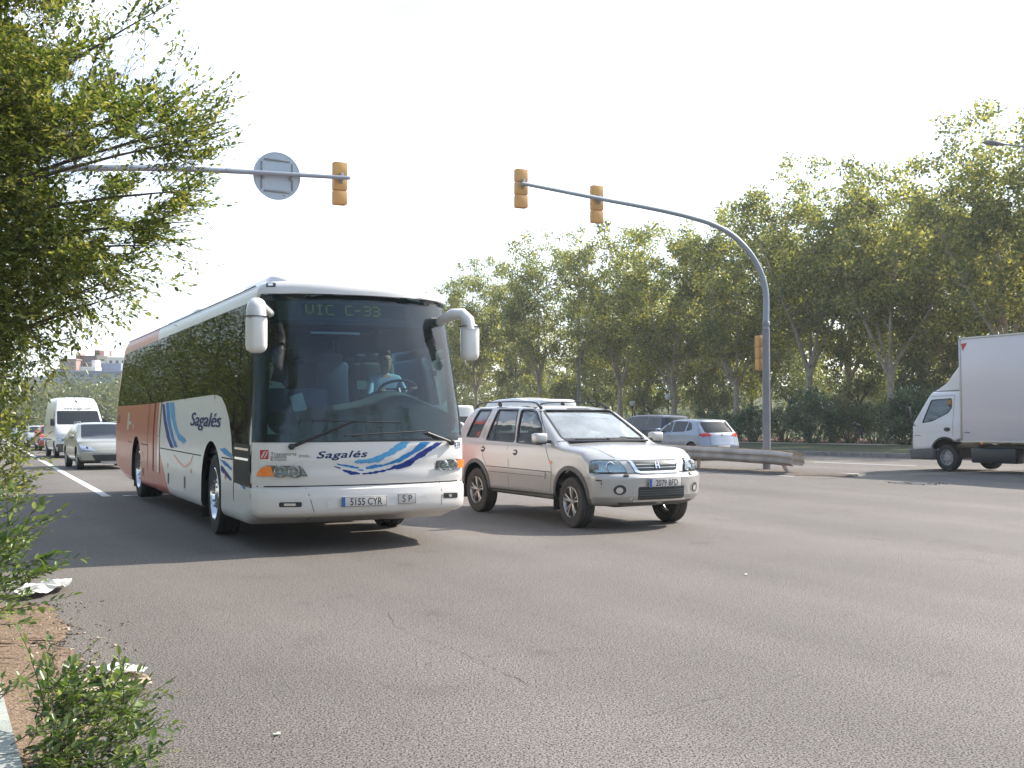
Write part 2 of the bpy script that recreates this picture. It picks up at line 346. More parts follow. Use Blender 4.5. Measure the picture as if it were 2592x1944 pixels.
class MB:
    def __init__(s): s.v = []; s.f = []; s.m = []; s.cur = 0; s.mats = []
    def use(s, name):
        m = MATS[name]
        if m not in s.mats: s.mats.append(m)
        s.cur = s.mats.index(m); return s
    def add(s, vs, fs):
        b = len(s.v); s.v += [tuple(v) for v in vs]; s.f += [tuple(b + i for i in f) for f in fs]; s.m += [s.cur] * len(fs); return s
    def box(s, c, d, rot=None, taper=None):
        vs = []
        for k in (-1, 1):
            for j in (-1, 1):
                for i in (-1, 1):
                    p = Vector((i * d[0] / 2, j * d[1] / 2, k * d[2] / 2))
                    if taper and k > 0: p.x *= taper; p.y *= taper
                    if rot: p = rot @ p
                    vs.append(p + Vector(c))
        return s.add(vs, [(0, 2, 3, 1), (4, 5, 7, 6), (0, 1, 5, 4), (2, 6, 7, 3), (0, 4, 6, 2), (1, 3, 7, 5)])
    def rbox(s, c, d, r=.02, rot=None, n=2):
        bm = bmesh.new(); bmesh.ops.create_cube(bm, size=1)
        for v in bm.verts: v.co = Vector((v.co.x * d[0], v.co.y * d[1], v.co.z * d[2]))
        bmesh.ops.bevel(bm, geom=bm.edges[:], offset=min(r, min(d) * .49), segments=n, affect='EDGES', profile=.5)
        bm.verts.index_update()
        vs = [((rot @ v.co) if rot else v.co) + Vector(c) for v in bm.verts]; fs = [[v.index for v in f.verts] for f in bm.faces]; bm.free()
        return s.add(vs, fs)
    def tube(s, pts, rad, n=10, cap=True, flat=1.0):
        pts = [Vector(p) for p in pts]; rad = rad if isinstance(rad, (list, tuple)) else [rad] * len(pts)
        vs = []; up = None
        for i, p in enumerate(pts):
            d = (pts[min(i + 1, len(pts) - 1)] - pts[max(i - 1, 0)]).normalized()
            if up is None:
                up = Vector((0, 0, 1)) if abs(d.z) < .9 else Vector((1, 0, 0))
            a = d.cross(up); a = a.normalized() if a.length > 1e-6 else Vector((1, 0, 0)); b = a.cross(d).normalized(); up = b
            for k in range(n):
                q = 2 * PI * k / n; vs.append(p + (a * math.cos(q) + b * math.sin(q) * flat) * rad[i])
        fs = [(i * n + k, i * n + (k + 1) % n, (i + 1) * n + (k + 1) % n, (i + 1) * n + k) for i in range(len(pts) - 1) for k in range(n)]
        if cap: fs += [tuple(range(n))[::-1], tuple((len(pts) - 1) * n + k for k in range(n))]
        return s.add(vs, fs)
    def lathe(s, prof, axis='y', c=(0, 0, 0), n=32):       # prof: (radius, offset along axis)
        vs = []
        for r, h in prof:
            for k in range(n):
                q = 2 * PI * k / n; a, b = r * math.cos(q), r * math.sin(q)
                p = (a, h, b) if axis == 'y' else ((h, a, b) if axis == 'x' else (a, b, h)); vs.append(Vector(p) + Vector(c))
        fs = [(i * n + k, i * n + (k + 1) % n, (i + 1) * n + (k + 1) % n, (i + 1) * n + k) for i in range(len(prof) - 1) for k in range(n)]
        return s.add(vs, fs)
    def prism(s, poly, axis, a, b):                        # poly 2d extruded along an axis from a to b
        n = len(poly)
        def P(p, h):
            return {'y': (p[0], h, p[1]), 'x': (h, p[0], p[1]), 'z': (p[0], p[1], h)}[axis]
        vs = [P(p, a) for p in poly] + [P(p, b) for p in poly]
        area = sum(poly[i][0] * poly[(i + 1) % n][1] - poly[(i + 1) % n][0] * poly[i][1] for i in range(n))
        flip = (area > 0) == (axis != 'y')
        f0 = tuple(range(n)); f1 = tuple(n + i for i in range(n)); side = [(i, (i + 1) % n, n + (i + 1) % n, n + i) for i in range(n)]
        if (b > a) == flip: fs = [f0[::-1], f1] + side
        else: fs = [f0, f1[::-1]] + [q[::-1] for q in side]
        return s.add(vs, fs)
    def mesh(s, name, sm=35):
        me = bpy.data.meshes.new(name); me.from_pydata(s.v, [], s.f); me.update()
        for m in s.mats: me.materials.append(m)
        me.polygons.foreach_set('material_index', s.m)
        if sm: smooth(me, sm)
        return me
    def build(s, name, parent=None, sm=35, loc=None, rot=None):
        return link(name, s.mesh(name, sm), parent, loc, rot)
def rpoly(pts, r, n=5):
    out = []; m = len(pts)
    rr = r if isinstance(r, (list, tuple)) else [r] * m
    for i in range(m):
        p0, p, p1 = Vector(pts[i - 1]), Vector(pts[i]), Vector(pts[(i + 1) % m]); q = rr[i]
        a = (p0 - p); b = (p1 - p); q = min(q, a.length * .49, b.length * .49)
        if q < 1e-4: out.append(tuple(p)); continue
        a = p + a.normalized() * q; b = p + b.normalized() * q
        for k in range(n + 1):
            t = k / n; out.append(tuple(a * (1 - t) ** 2 + p * 2 * t * (1 - t) + b * t * t))
    return out
def interp(tab, x):
    xs = [p[0] for p in tab]; ys = [p[1] for p in tab]
    return float(np.interp(x, xs, ys))
def axis_list(a, b, r, n):
    inner = list(np.linspace(a + r, b - r, n)); e = [0, .25, .55]
    return [a + r * k for k in e] + inner + [b - r * k for k in e[::-1]]
def warped_box(x0, x1, W, H, r, nx, ny, nz_, warp, name, m, xs=None):
    """closed rounded box on a dense grid, reshaped by warp(x,y,z)->(x,y,z)"""
    X = axis_list(x0, x1, r, nx) if xs is None else xs; Y = axis_list(-W, W, r, ny); Z = axis_list(0, H, r, nz_)
    idx = {}; vs = []
    lo = Vector((x0 + r, -W + r, r)); hi = Vector((x1 - r, W - r, H - r))
    def vid(i, j, k):
        key = (i, j, k)
        if key not in idx:
            p = Vector((X[i], Y[j], Z[k])); q = Vector((min(max(p.x, lo.x), hi.x), min(max(p.y, lo.y), hi.y), min(max(p.z, lo.z), hi.z)))
            d = p - q
            if d.length > 1e-9: p = q + d.normalized() * r
            idx[key] = len(vs); vs.append(warp(p.x, p.y, p.z))
        return idx[key]
    fs = []; a, b, c = len(X) - 1, len(Y) - 1, len(Z) - 1
    for i in range(a):
        for j in range(b):
            fs.append((vid(i, j, 0), vid(i, j + 1, 0), vid(i + 1, j + 1, 0), vid(i + 1, j, 0)))
            fs.append((vid(i, j, c), vid(i + 1, j, c), vid(i + 1, j + 1, c), vid(i, j + 1, c)))
        for k in range(c):
            fs.append((vid(i, 0, k), vid(i + 1, 0, k), vid(i + 1, 0, k + 1), vid(i, 0, k + 1)))
            fs.append((vid(i, b, k), vid(i, b, k + 1), vid(i + 1, b, k + 1), vid(i + 1, b, k)))
    for j in range(b):
        for k in range(c):
            fs.append((vid(0, j, k), vid(0, j, k + 1), vid(0, j + 1, k + 1), vid(0, j + 1, k)))
            fs.append((vid(a, j, k), vid(a, j + 1, k), vid(a, j + 1, k + 1), vid(a, j, k + 1)))
    me = bpy.data.meshes.new(name); me.from_pydata([tuple(v) for v in vs], [], fs); me.update(); me.materials.append(MATS[m])
    return me
def bvh_of(me):
    return BVHTree.FromPolygons([v.co.copy() for v in me.vertices], [tuple(p.vertices) for p in me.polygons])
def shell(me, th):
    """outer skin + inward offset inner skin, as one closed hollow solid"""
    n = len(me.vertices); vs = [v.co.copy() for v in me.vertices]; ns = [v.normal.copy() for v in me.vertices]
    fs = [tuple(p.vertices) for p in me.polygons]
    o = bpy.data.meshes.new(me.name); o.from_pydata([tuple(v) for v in vs] + [tuple(v - k * th) for v, k in zip(vs, ns)], [], fs + [tuple(n + i for i in f[::-1]) for f in fs])
    o.update(); o.materials.append(me.materials[0]); o.materials.append(MATS['interior'])
    mi = [0] * len(fs) + [1] * len(fs); o.polygons.foreach_set('material_index', mi); return o
def cut(me, cutter_mb, name):
    o = bpy.data.objects.new('tmp', me); c = bpy.data.objects.new('tmpc', cutter_mb.mesh('tmpc', 0))
    COL.objects.link(o); COL.objects.link(c)
    md = o.modifiers.new('b', 'BOOLEAN'); md.operation = 'DIFFERENCE'; md.object = c; md.solver = 'EXACT'; md.use_self = True
    md.material_mode = 'TRANSFER'
    dg = bpy.context.evaluated_depsgraph_get(); out = bpy.data.meshes.new_from_object(o.evaluated_get(dg)); out.name = name
    bpy.data.objects.remove(o); bpy.data.objects.remove(c)
    smooth(out, 32); return out
FR = {'F': (lambda a, b: Vector((30, a, b)), Vector((-1, 0, 0))), 'B': (lambda a, b: Vector((-40, a, b)), Vector((1, 0, 0))),
      'R': (lambda a, b: Vector((a, -20, b)), Vector((0, 1, 0))), 'L': (lambda a, b: Vector((a, 20, b)), Vector((0, -1, 0))),
      'T': (lambda a, b: Vector((a, b, 30)), Vector((0, 0, -1)))}
def decal(name, tree, polys, frame, m, parent, off=.003, step=.08, bm=None, thick=0, sm=60):
    """flat outlines laid onto the bodywork: cut on a fine grid, cast onto the surface, lifted by off"""
    own = bm is None
    if own:
        bm = bmesh.new()
        for poly in polys:
            if len(poly) < 3: continue
            vs = [bm.verts.new((p[0], p[1], 0)) for p in poly]
            if len(poly) > 4:
                for tri in tessellate_polygon([[Vector((p[0], p[1], 0)) for p in poly]]):
                    try: bm.faces.new([vs[i] for i in tri])
                    except ValueError: pass
            else: bm.faces.new(vs)
    if len(bm.verts) == 0: bm.free(); return None
    xs = [v.co.x for v in bm.verts]; ys = [v.co.y for v in bm.verts]
    for ax, lo, hi in ((0, min(xs), max(xs)), (1, min(ys), max(ys))):
        k = math.ceil((lo + 1e-4) / step) * step
        while k < hi - 1e-4:
            co = (k, 0, 0) if ax == 0 else (0, k, 0); no = (1, 0, 0) if ax == 0 else (0, 1, 0)
            bmesh.ops.bisect_plane(bm, geom=bm.verts[:] + bm.edges[:] + bm.faces[:], plane_co=co, plane_no=no); k += step
    mk, d = FR[frame]; bad = []
    for v in bm.verts:
        h = tree.ray_cast(mk(v.co.x, v.co.y), d)
        if h[0] is None: bad.append(v); continue
        nn = h[1] if h[1].dot(d) < 0 else -h[1]; v.co = h[0] + nn * off
    if bad: bmesh.ops.delete(bm, geom=bad, context='VERTS')
    bm.normal_update()
    for f in bm.faces:
        if f.normal.dot(d) > 0: f.normal_flip()
    if thick:
        r = bmesh.ops.solidify(bm, geom=bm.faces[:], thickness=thick)
    me = bpy.data.meshes.new(name); bm.to_mesh(me); bm.free(); me.materials.append(MATS[m]); smooth(me, sm)
    return link(name, me, parent)
def text_bm(s, size, pos, shear=0, offset=0, sx=1.0, mirror=False, align='LEFT', rot=0, space=1.0):
    cu = bpy.data.curves.new('t', 'FONT'); cu.body = s; cu.size = size; cu.shear = shear; cu.offset = offset; cu.align_x = align; cu.resolution_u = 4; cu.space_character = space
    o = bpy.data.objects.new('t', cu); COL.objects.link(o)
    dg = bpy.context.evaluated_depsgraph_get(); me = bpy.data.meshes.new_from_object(o.evaluated_get(dg)); bpy.data.objects.remove(o); bpy.data.curves.remove(cu)
    bm = bmesh.new(); bm.from_mesh(me); bpy.data.meshes.remove(me)
    bmesh.ops.triangulate(bm, faces=bm.faces[:])
    for v in bm.verts:
        x, y = v.co.x * sx, v.co.y; x, y = x * math.cos(rot) - y * math.sin(rot), x * math.sin(rot) + y * math.cos(rot)
        v.co = Vector(((-x if mirror else x) + pos[0], y + pos[1], 0))
    return bm
def flat_text(name, s, size, m, parent, mtx, **kw):
    bm = text_bm(s, size, (0, 0), **kw)
    for v in bm.verts: v.co = mtx @ v.co
    me = bpy.data.meshes.new(name); bm.to_mesh(me); bm.free(); me.materials.append(MATS[m]); return link(name, me, parent)

# ------------------------------------------------------------------ wheels, plates, mirrors
def wheel(parent, x, y, rad, w, rim, style, steer=0, side=-1, tyre='dusty_tyre'):
    """hub (part) with tyre and rim as sub-parts; outer face looks to `side` * y"""
    hub = MB().use('grey_plastic').lathe([(0.001, -w * .3), (rad * .2, -w * .3), (rad * .2, w * .3), (.001, w * .3)], n=16).build('wheel', parent, loc=(x, y, rad), rot=(0, 0, steer))
    o = side
    t = MB().use(tyre); hw = w / 2
    pr = [(rim, -hw * .85), (rim + (rad - rim) * .5, -hw), (rad * .965, -hw * .92), (rad, -hw * .7), (rad * .995, -hw * .32), (rad * .975, -hw * .3), (rad * .975, -hw * .22), (rad, -hw * .2), (rad, hw * .2), (rad * .975, hw * .22), (rad * .975, hw * .3), (rad * .995, hw * .32), (rad, hw * .7), (rad * .965, hw * .92), (rim + (rad - rim) * .5, hw), (rim, hw * .85), (rim * .96, hw * .6)]
    t.lathe([(a, b) for a, b in pr], n=44).build('tyre', hub)
    r = MB()
    if style == 'alloy':
        r.use('alloy').lathe([(rim, o * hw * .92), (rim * .97, o * hw * .95), (rim * .9, o * hw * .7), (rim * .88, -o * hw * .5), (rim, -o * hw * .8)], n=40)
        r.use('dark_trim').lathe([(rim * .88, o * hw * .1), (.001, o * hw * .1)], n=24)
        r.use('alloy').lathe([(.001, o * hw * .75), (rim * .16, o * hw * .75), (rim * .22, o * hw * .55), (rim * .22, o * hw * .1)], n=20)
        for k in range(5):
            for e in (-.13, .13):
                q = 2 * PI * k / 5 + .3; q2 = q + e * 1.35
                a = Vector((math.cos(q + e * .6) * rim * .17, o * hw * .62, math.sin(q + e * .6) * rim * .17)); b = Vector((math.cos(q2) * rim * .93, o * hw * .74, math.sin(q2) * rim * .93))
                r.tube([a, (a + b) / 2 + Vector((0, o * .01, 0)), b], [rim * .085, rim * .065, rim * .075], 6)
    elif style == 'bus':
        r.use('chrome').lathe([(rim, o * hw * .9), (rim * .96, o * hw * .95), (rim * .9, o * hw * .6), (rim * .72, o * hw * .15), (rim * .60, o * hw * .2), (rim * .56, o * hw * .75), (rim * .3, o * hw * .82), (.001, o * hw * .86)], n=40)
        for k in range(10):
            q = 2 * PI * k / 10; r.use('wheel_steel').lathe([(rim * .04, 0), (rim * .04, o * .02), (.001, o * .025)], c=(math.cos(q) * rim * .48, o * hw * .78, math.sin(q) * rim * .48), n=8)
            q += .3; r.use('black_plastic').lathe([(rim * .075, o * .004), (.001, o * .004)], c=(math.cos(q) * rim * .8, o * hw * .36, math.sin(q) * rim * .8), n=10)
    elif style == 'steel':
        r.use('wheel_steel').lathe([(rim, o * hw * .9), (rim * .95, o * hw * .9), (rim * .88, o * hw * .4), (rim * .5, o * hw * .45), (rim * .4, o * hw * .7), (.001, o * hw * .72)], n=32)
        for k in range(8):
            q = 2 * PI * k / 8; r.use('black_plastic').lathe([(rim * .09, o * .004), (.001, o * .004)], c=(math.cos(q) * rim * .68, o * hw * .46, math.sin(q) * rim * .68), n=10)
    r.build('rim', hub)
    return hub
def plate(parent, pos, txt, face, w=.52, h=.11, tilt=0):
    """number plate built flat in its own frame; face = rotation about z of its outward normal (+x = forward)"""
    p = MB().use('plate_white').rbox((0, 0, 0), (.012, w, h), .004)
    o = p.build('number_plate', parent, loc=pos, rot=(0, tilt, face))
    if txt:
        MB().use('plate_blue').box((.0075, -w / 2 + .022, 0), (.002, .04, h - .006)).build('country_band', o)
        bm = text_bm(txt, h * 1.0, (0, 0), offset=.001, sx=.80, align='CENTER')
        for v in bm.verts: v.co = Vector((.0085, v.co.x + .02, v.co.y - h * .36))
        me = bpy.data.meshes.new('plate_digits'); bm.to_mesh(me); bm.free(); me.materials.append(MATS['ink']); link('plate_digits', me, o)
        b = MB().use('ink')
        for z in (-1, 1): b.box((.0075, 0, z * (h / 2 - .004)), (.002, w - .01, .003))
        for y in (-1, 1): b.box((.0075, y * (w / 2 - .004), 0), (.002, .003, h - .01))
        b.build('plate_border', o)
    return o
def figure(name, joints, bones, label, cat='person', loc=(0, 0, 0), rz=0, matfn=None, mats=('skin',), hair=None, group=None):
    """one continuous skinned body from a joint graph"""
    names = list(joints); me = bpy.data.meshes.new(name)
    me.from_pydata([joints[k][:3] for k in names], [(names.index(a), names.index(b)) for a, b in bones], [])
    o = bpy.data.objects.new('tmp', me); COL.objects.link(o)
    sk = o.modifiers.new('s', 'SKIN'); sk.use_smooth_shade = True
    for i, k in enumerate(names):
        r = joints[k][3]; me.skin_vertices[0].data[i].radius = (r, joints[k][4] if len(joints[k]) > 4 else r); me.skin_vertices[0].data[i].use_root = (k == 'pelvis')
    sb = o.modifiers.new('u', 'SUBSURF'); sb.levels = 2; sb.render_levels = 2
    dg = bpy.context.evaluated_depsgraph_get(); out = bpy.data.meshes.new_from_object(o.evaluated_get(dg)); out.name = name
    bpy.data.objects.remove(o)
    for m in mats: out.materials.append(MATS[m])
    if matfn:
        for p in out.polygons: p.material_index = matfn(p.center)
    smooth(out, 80)
    b = link(name, out, None, loc, (0, 0, rz)); prop(b, label, cat, group)
    return b

# ================================================================== SETTING
def strip(name, m, t0, t1, ss, dz, tn=2, parent=None, kind='structure', jitter=0, extra=None):
    vs = []; fs = []; ts = np.linspace(t0, t1, tn) if not isinstance(tn, (list, tuple)) else tn; n = len(ts)
    for s in ss:
        for t in ts:
            vs.append(gp(s, t, dz + (random.uniform(-jitter, jitter) if jitter else 0)))
    for i in range(len(ss) - 1):
        for j in range(n - 1): fs.append((i * n + j, i * n + j + 1, (i + 1) * n + j + 1, (i + 1) * n + j))
    me = bpy.data.meshes.new(name); me.from_pydata([tuple(v) for v in vs], [], fs); me.update(); me.materials.append(MATS[m]); smooth(me, 60)
    o = link(name, me, parent)
    if kind and not parent: o['kind'] = kind
    return o
S_ALL = [-60, -20, 0, 10, 17, 19, 22, 30, 60, 100, 150, 199, 201, 260, 600]
strip('ground', 'field', 0, 0, [-900, -60, 0, 17, 19, 60, 120, 199, 201, 600, 3500], -.06, [-3000, -600, -60, -5, 0, 31, 45, 60, 62, 66, 71, 77, 84, 92, 100, 108, 117, 200, 3000])
road = strip('road', 'asphalt', .37, 30.7, S_ALL, 0, [.37, 10, 20, 30.7])
strip('sidewalk', 'concrete', -4.5, .10, S_ALL, .135, [-4.5, -2, .10])
def kerb(name, t0, t1, h, s0, s1, m='kerbstone', label=None):
    mb = MB().use(m); s = s0
    while s < s1:                                  # individual stones with a thin joint
        e = s + .98; vs = [gp(s, t0, -.05), gp(s, t1, -.05), gp(e, t1, -.05), gp(e, t0, -.05)]
        top = [gp(s, t0 + .01, h), gp(s, t1 - .01, h), gp(e, t1 - .01, h), gp(e, t0 + .01, h)]
        mb.add(vs + top, [(4, 5, 6, 7), (0, 1, 5, 4), (1, 2, 6, 5), (2, 3, 7, 6), (3, 0, 4, 7)]); s += 1.0
    return prop(mb.build(name, None, 0), kind='structure')
kerb('kerb', .10, .37, .14, -12, 90, 'concrete')
kerb('far_kerb', 30.7, 30.95, .16, -10, 130)
strip('grass_verge', 'grass', 30.95, 42.2, [-10, 0, 17, 19, 40, 80, 130, 199, 300], .12, [30.95, 33, 36, 40, 42.2])
strip('path', 'gravel', 42.2, 44.6, [-10, 0, 17, 19, 40, 80, 130, 199, 300], .13)
strip('bed_soil', 'litter_soil', 44.6, 58, [-10, 0, 17, 19, 40, 80, 130, 199, 300], .10)
strip('dry_verge', 'dry_soil', -14, -4.5, [-20, 0, 17, 19, 60, 130, 199, 300], .08)
# central reservation
P0 = pxg(1990, 1201); s0, t0_ = to_st(P0.x, P0.y)
med = MB().use('median_dirt')
random.seed(3)
ms = [s0 - 1.9, s0 - 1.3, s0 - .6] + [s0 + .8 * k for k in range(60)] + [s0 + 48 + 12 * k for k in range(14)]
vs = []
for i, s in enumerate(ms):
    w = min(1, (i + .35) / 3.2); c = t0_ + .45
    for k, f in enumerate((-1.0, -.6, 0, .6, 1.0)):
        vs.append(gp(s, c + f * w + random.uniform(-.05, .05), [.004, .04, .05, .04, .004][k] + random.uniform(-.0, .02)))
med.add(vs, [(i * 5 + k, i * 5 + k + 1, i * 5 + 6 + k, i * 5 + 5 + k) for i in range(len(ms) - 1) for k in range(4)])
prop(med.build('central_reservation'), kind='structure')
def line(name, t, w, s_a, s_b, dz=.004, m='white_marking', step=4):
    n = max(2, int((s_b - s_a) / step) + 1)
    return strip(name, m, t - w / 2, t + w / 2, list(np.linspace(s_a, s_b, n)), dz, parent=road)
a = pxg(271, 1257); b = pxg(69, 1146)
(sa, ta), (sb, tb) = to_st(a.x, a.y), to_st(b.x, b.y)
me = MB().use('white_marking')
d_ = Vector(((b - a).x, (b - a).y, 0)).normalized(); n_ = Vector((d_.y, -d_.x, 0)); L_ = []
for k in range(60):
    p = a + d_ * (k * 2.0); s, t = to_st(p.x, p.y)
    for e in (-.08, .08):
        q = p + n_ * e; L_.append((q.x, q.y, gz(s) + .004))
me.add(L_, [(2 * k, 2 * k + 1, 2 * k + 3, 2 * k + 2) for k in range(59)]); me.build('lane_line', road)
line('stop_line', ta + 3.4, 6.2, sa - .02, sa + .22)
line('edge_line', t0_ - .55, .12, s0 - .9, s0 + 130)
line('edge_line', t0_ + 1.55, .12, s0 - .9, s0 + 130)
for k in range(8): line('sun_streak', 25.6, .12, 14 + k * 9, 18.2 + k * 9)  # white dashes painted for streaks of sunlight on the far carriageway
# cracks and a rough patch in the asphalt
def crack(pts, w):
    P = []
    for i in range(len(pts) - 1):
        a, b = pxg(*pts[i]), pxg(*pts[i + 1]); n = max(2, int((b - a).length / .045))
        for k in range(n): P.append(a.lerp(b, k / n))
    mb = MB().use('seam'); vs = []
    off = 0
    for i, p in enumerate(P):
        off = off * .85 + random.uniform(-.014, .014); d = (P[min(i + 1, len(P) - 1)] - P[max(0, i - 1)]).normalized(); n = Vector((-d.y, d.x, 0))
        h = w * random.choice((.15, .5, .8, 1.1, .3)); c = p + n * off
        vs += [(c.x + n.x * h, c.y + n.y * h, p.z + .004), (c.x - n.x * h, c.y - n.y * h, p.z + .004)]
    mb.add(vs, [(2 * i, 2 * i + 1, 2 * i + 3, 2 * i + 2) for i in range(len(P) - 1)])
    return mb.build('crack', road)
cA = lambda x, y: (1600 + x * .4485, 1150 + y * .4485)
cB = lambda x, y: (600 + x * .452, 1300 + y * .452)
crack([cA(*p) for p in [(330, 345), (500, 368), (660, 388), (840, 410), (1000, 430), (1130, 455), (1300, 470), (1480, 490), (1720, 515), (1900, 540), (2205, 572)]], .006)
crack([cB(*p) for p in [(850, 560), (890, 625), (1000, 685), (1190, 750), (1330, 815), (1420, 860), (1520, 900), (1620, 950), (1760, 1010)]], .0022)
crack([(1600, 1815), (1740, 1785), (1850, 1760), (1960, 1730), (2050, 1700)], .0018)
crack([cA(385, 140), cA(450, 133), cA(520, 126)], .012)
mb = MB().use('black_plastic'); random.seed(5)
pc = [pxg(2246, 1222), pxg(2300, 1219), pxg(2350, 1222), pxg(2392, 1225), pxg(2350, 1228), pxg(2290, 1226)]
mb2 = MB().use('dark_trim'); mb2.add([(p.x, p.y, p.z + .004) for p in pc], [tuple(range(6))[::-1]])
mb2.build('patch', road, 0)
for k in range(60):
    a, b = random.random(), random.random(); p = pc[0].lerp(pc[3], a) + (pc[4] - pc[1]) * (b - .5) * (1.1 - abs(a - .5) * 1.6)
    r = random.uniform(.008, .018); mb.use('seam' if k % 3 else 'kerbstone'); mb.box((p.x, p.y, p.z + r * .5), (r * 1.6, r, r), Matrix.Rotation(k, 3, 'Z'))
prop(mb.build('loose_gravel'), 'broken stones lying in the worn asphalt patch near the truck', 'gravel', kind='stuff')
# gutter dirt by the kerb
random.seed(11)
d7 = lambda x, y: (x * .4244, 1240 + y * .4244)
out = [pxg(*d7(*p)) for p in [(20, 800), (130, 715), (230, 695), (300, 690), (345, 765), (405, 805), (420, 860), (380, 900), (290, 930), (420, 955), (470, 985), (488, 1030), (470, 1075), (440, 1110), (455, 1180), (520, 1260), (560, 1380), (480, 1520), (400, 1700)]]
bm = bmesh.new(); ring = []
for i in range(len(out) - 1):
    n = 7
    for k in range(n):
        p = out[i].lerp(out[i + 1], k / n); ring.append(Vector((p.x + random.uniform(-.018, .018), p.y + random.uniform(-.03, .03), .0045)))
inner = [RD(to_st(p.x, p.y)[0], .372, .03) for p in ring]
vs_a = [bm.verts.new(v) for v in ring]
rows = [vs_a]
for f in (.25, .5, .75, 1.0):
    rows.append([bm.verts.new(ring[i].lerp(inner[i], f) + Vector((0, 0, .012 * f + random.uniform(0, .012)))) for i in range(len(ring))])
for r0, r1 in zip(rows, rows[1:]):
    for i in range(len(ring) - 1): bm.faces.new((r0[i], r0[i + 1], r1[i + 1], r1[i]))
bmesh.ops.recalc_face_normals(bm, faces=bm.faces[:])
for f in bm.faces:
    if f.normal.z < 0: f.normal_flip()
me = bpy.data.meshes.new('gutter_dirt'); bm.to_mesh(me); bm.free(); me.materials.append(MATS['dirt']); smooth(me, 80)
prop(link('gutter_dirt', me), kind='structure')
mb = MB()
for k in range(1500):
    i = random.randrange(len(ring)); p = ring[i].lerp(inner[i], random.random() ** .8 if k % 4 else -random.random() ** 2.5 * .8); r = random.uniform(.003, .011) * (2.0 if random.random() < .04 else 1)
    mb.use(random.choice(('dirt', 'dirt', 'dry_soil', 'kerbstone', 'card', 'dark_trim')))
    mb.box((p.x, p.y, (.03 * random.random() if k % 4 else .002) + r * .4), (r * random.uniform(1, 2.4), r * 1.2, r * random.uniform(.3, 1)), Matrix.Rotation(random.random() * 6, 3, 'Z') @ Matrix.Rotation(random.uniform(-.5, .5), 3, 'X'))
prop(mb.build('pebbles', None, 0), 'pebbles and leaf crumbs scattered over the gutter dirt', 'pebbles', kind='stuff')
def crumpled(name, poly, m, label, seed, hgt=.05):
    r_ = random.Random(seed); g = [pxg(*p) for p in poly]; c = sum(g, Vector()) / len(g); bm = bmesh.new()
    f = bm.faces.new([bm.verts.new((p.x, p.y, 0)) for p in g]); bmesh.ops.triangulate(bm, faces=[f])
    for _ in range(3): bmesh.ops.subdivide_edges(bm, edges=bm.edges[:], cuts=1)
    for v in bm.verts:
        k = (v.co.x * 13.7 + v.co.y * 4.1); v.co.z = .035 + hgt * (.5 + .5 * math.sin(k * 2.1 + seed) * math.cos(v.co.y * 9 + seed)) + r_.uniform(-.006, .006)
        v.co.x += r_.uniform(-.008, .008); v.co.y += r_.uniform(-.008, .008)
    bm.normal_update(); bmesh.ops.solidify(bm, geom=bm.faces[:], thickness=.003)
    me = bpy.data.meshes.new(name); bm.to_mesh(me); bm.free(); me.materials.append(MATS[m]); o = link(name, me)
    return o
o = crumpled('paper_litter', [d7(*p) for p in [(80, 640), (170, 605), (260, 580), (430, 572), (415, 605), (330, 630), (200, 660), (110, 672)]], 'paper', '', 2)
prop(o, 'white sheet of paper litter among twigs beside the bus shadow', 'litter')
o = crumpled('cardboard_litter', [d7(*p) for p in [(460, 1190), (540, 1150), (640, 1160), (720, 1150), (820, 1140), (910, 1195), (850, 1230), (740, 1270), (560, 1280), (440, 1265)]], 'card', '', 5, .05)
prop(o, 'flattened tan cardboard with torn edge lying in the gutter', 'litter')
o2 = crumpled('paper_litter', [d7(*p) for p in [(520, 1148), (600, 1158), (700, 1150), (800, 1138), (880, 1175), (860, 1188), (720, 1200), (610, 1180)]], 'paper', '', 9, .02)
o2.location.z = .055; prop(o2, 'white torn paper lying on top of the tan cardboard', 'litter')
for (u, v, m, lb) in [(1887, 1456, 'paper', 'small white scrap of litter on sunlit asphalt right of the cars'), (700, 1862, 'paper_yellow', 'tiny yellowish scrap on asphalt at the bottom of the view')]:
    p = pxg(u, v); b_ = MB().use(m); b_.rbox((0, 0, .008), (.035, .02, .006), .003, Matrix.Rotation(.4, 3, 'Z')); b_.box((.008, .008, .011), (.018, .014, .003), Matrix.Rotation(.5, 3, 'X')); prop(b_.build('litter_scrap', loc=p), lb, 'litter')

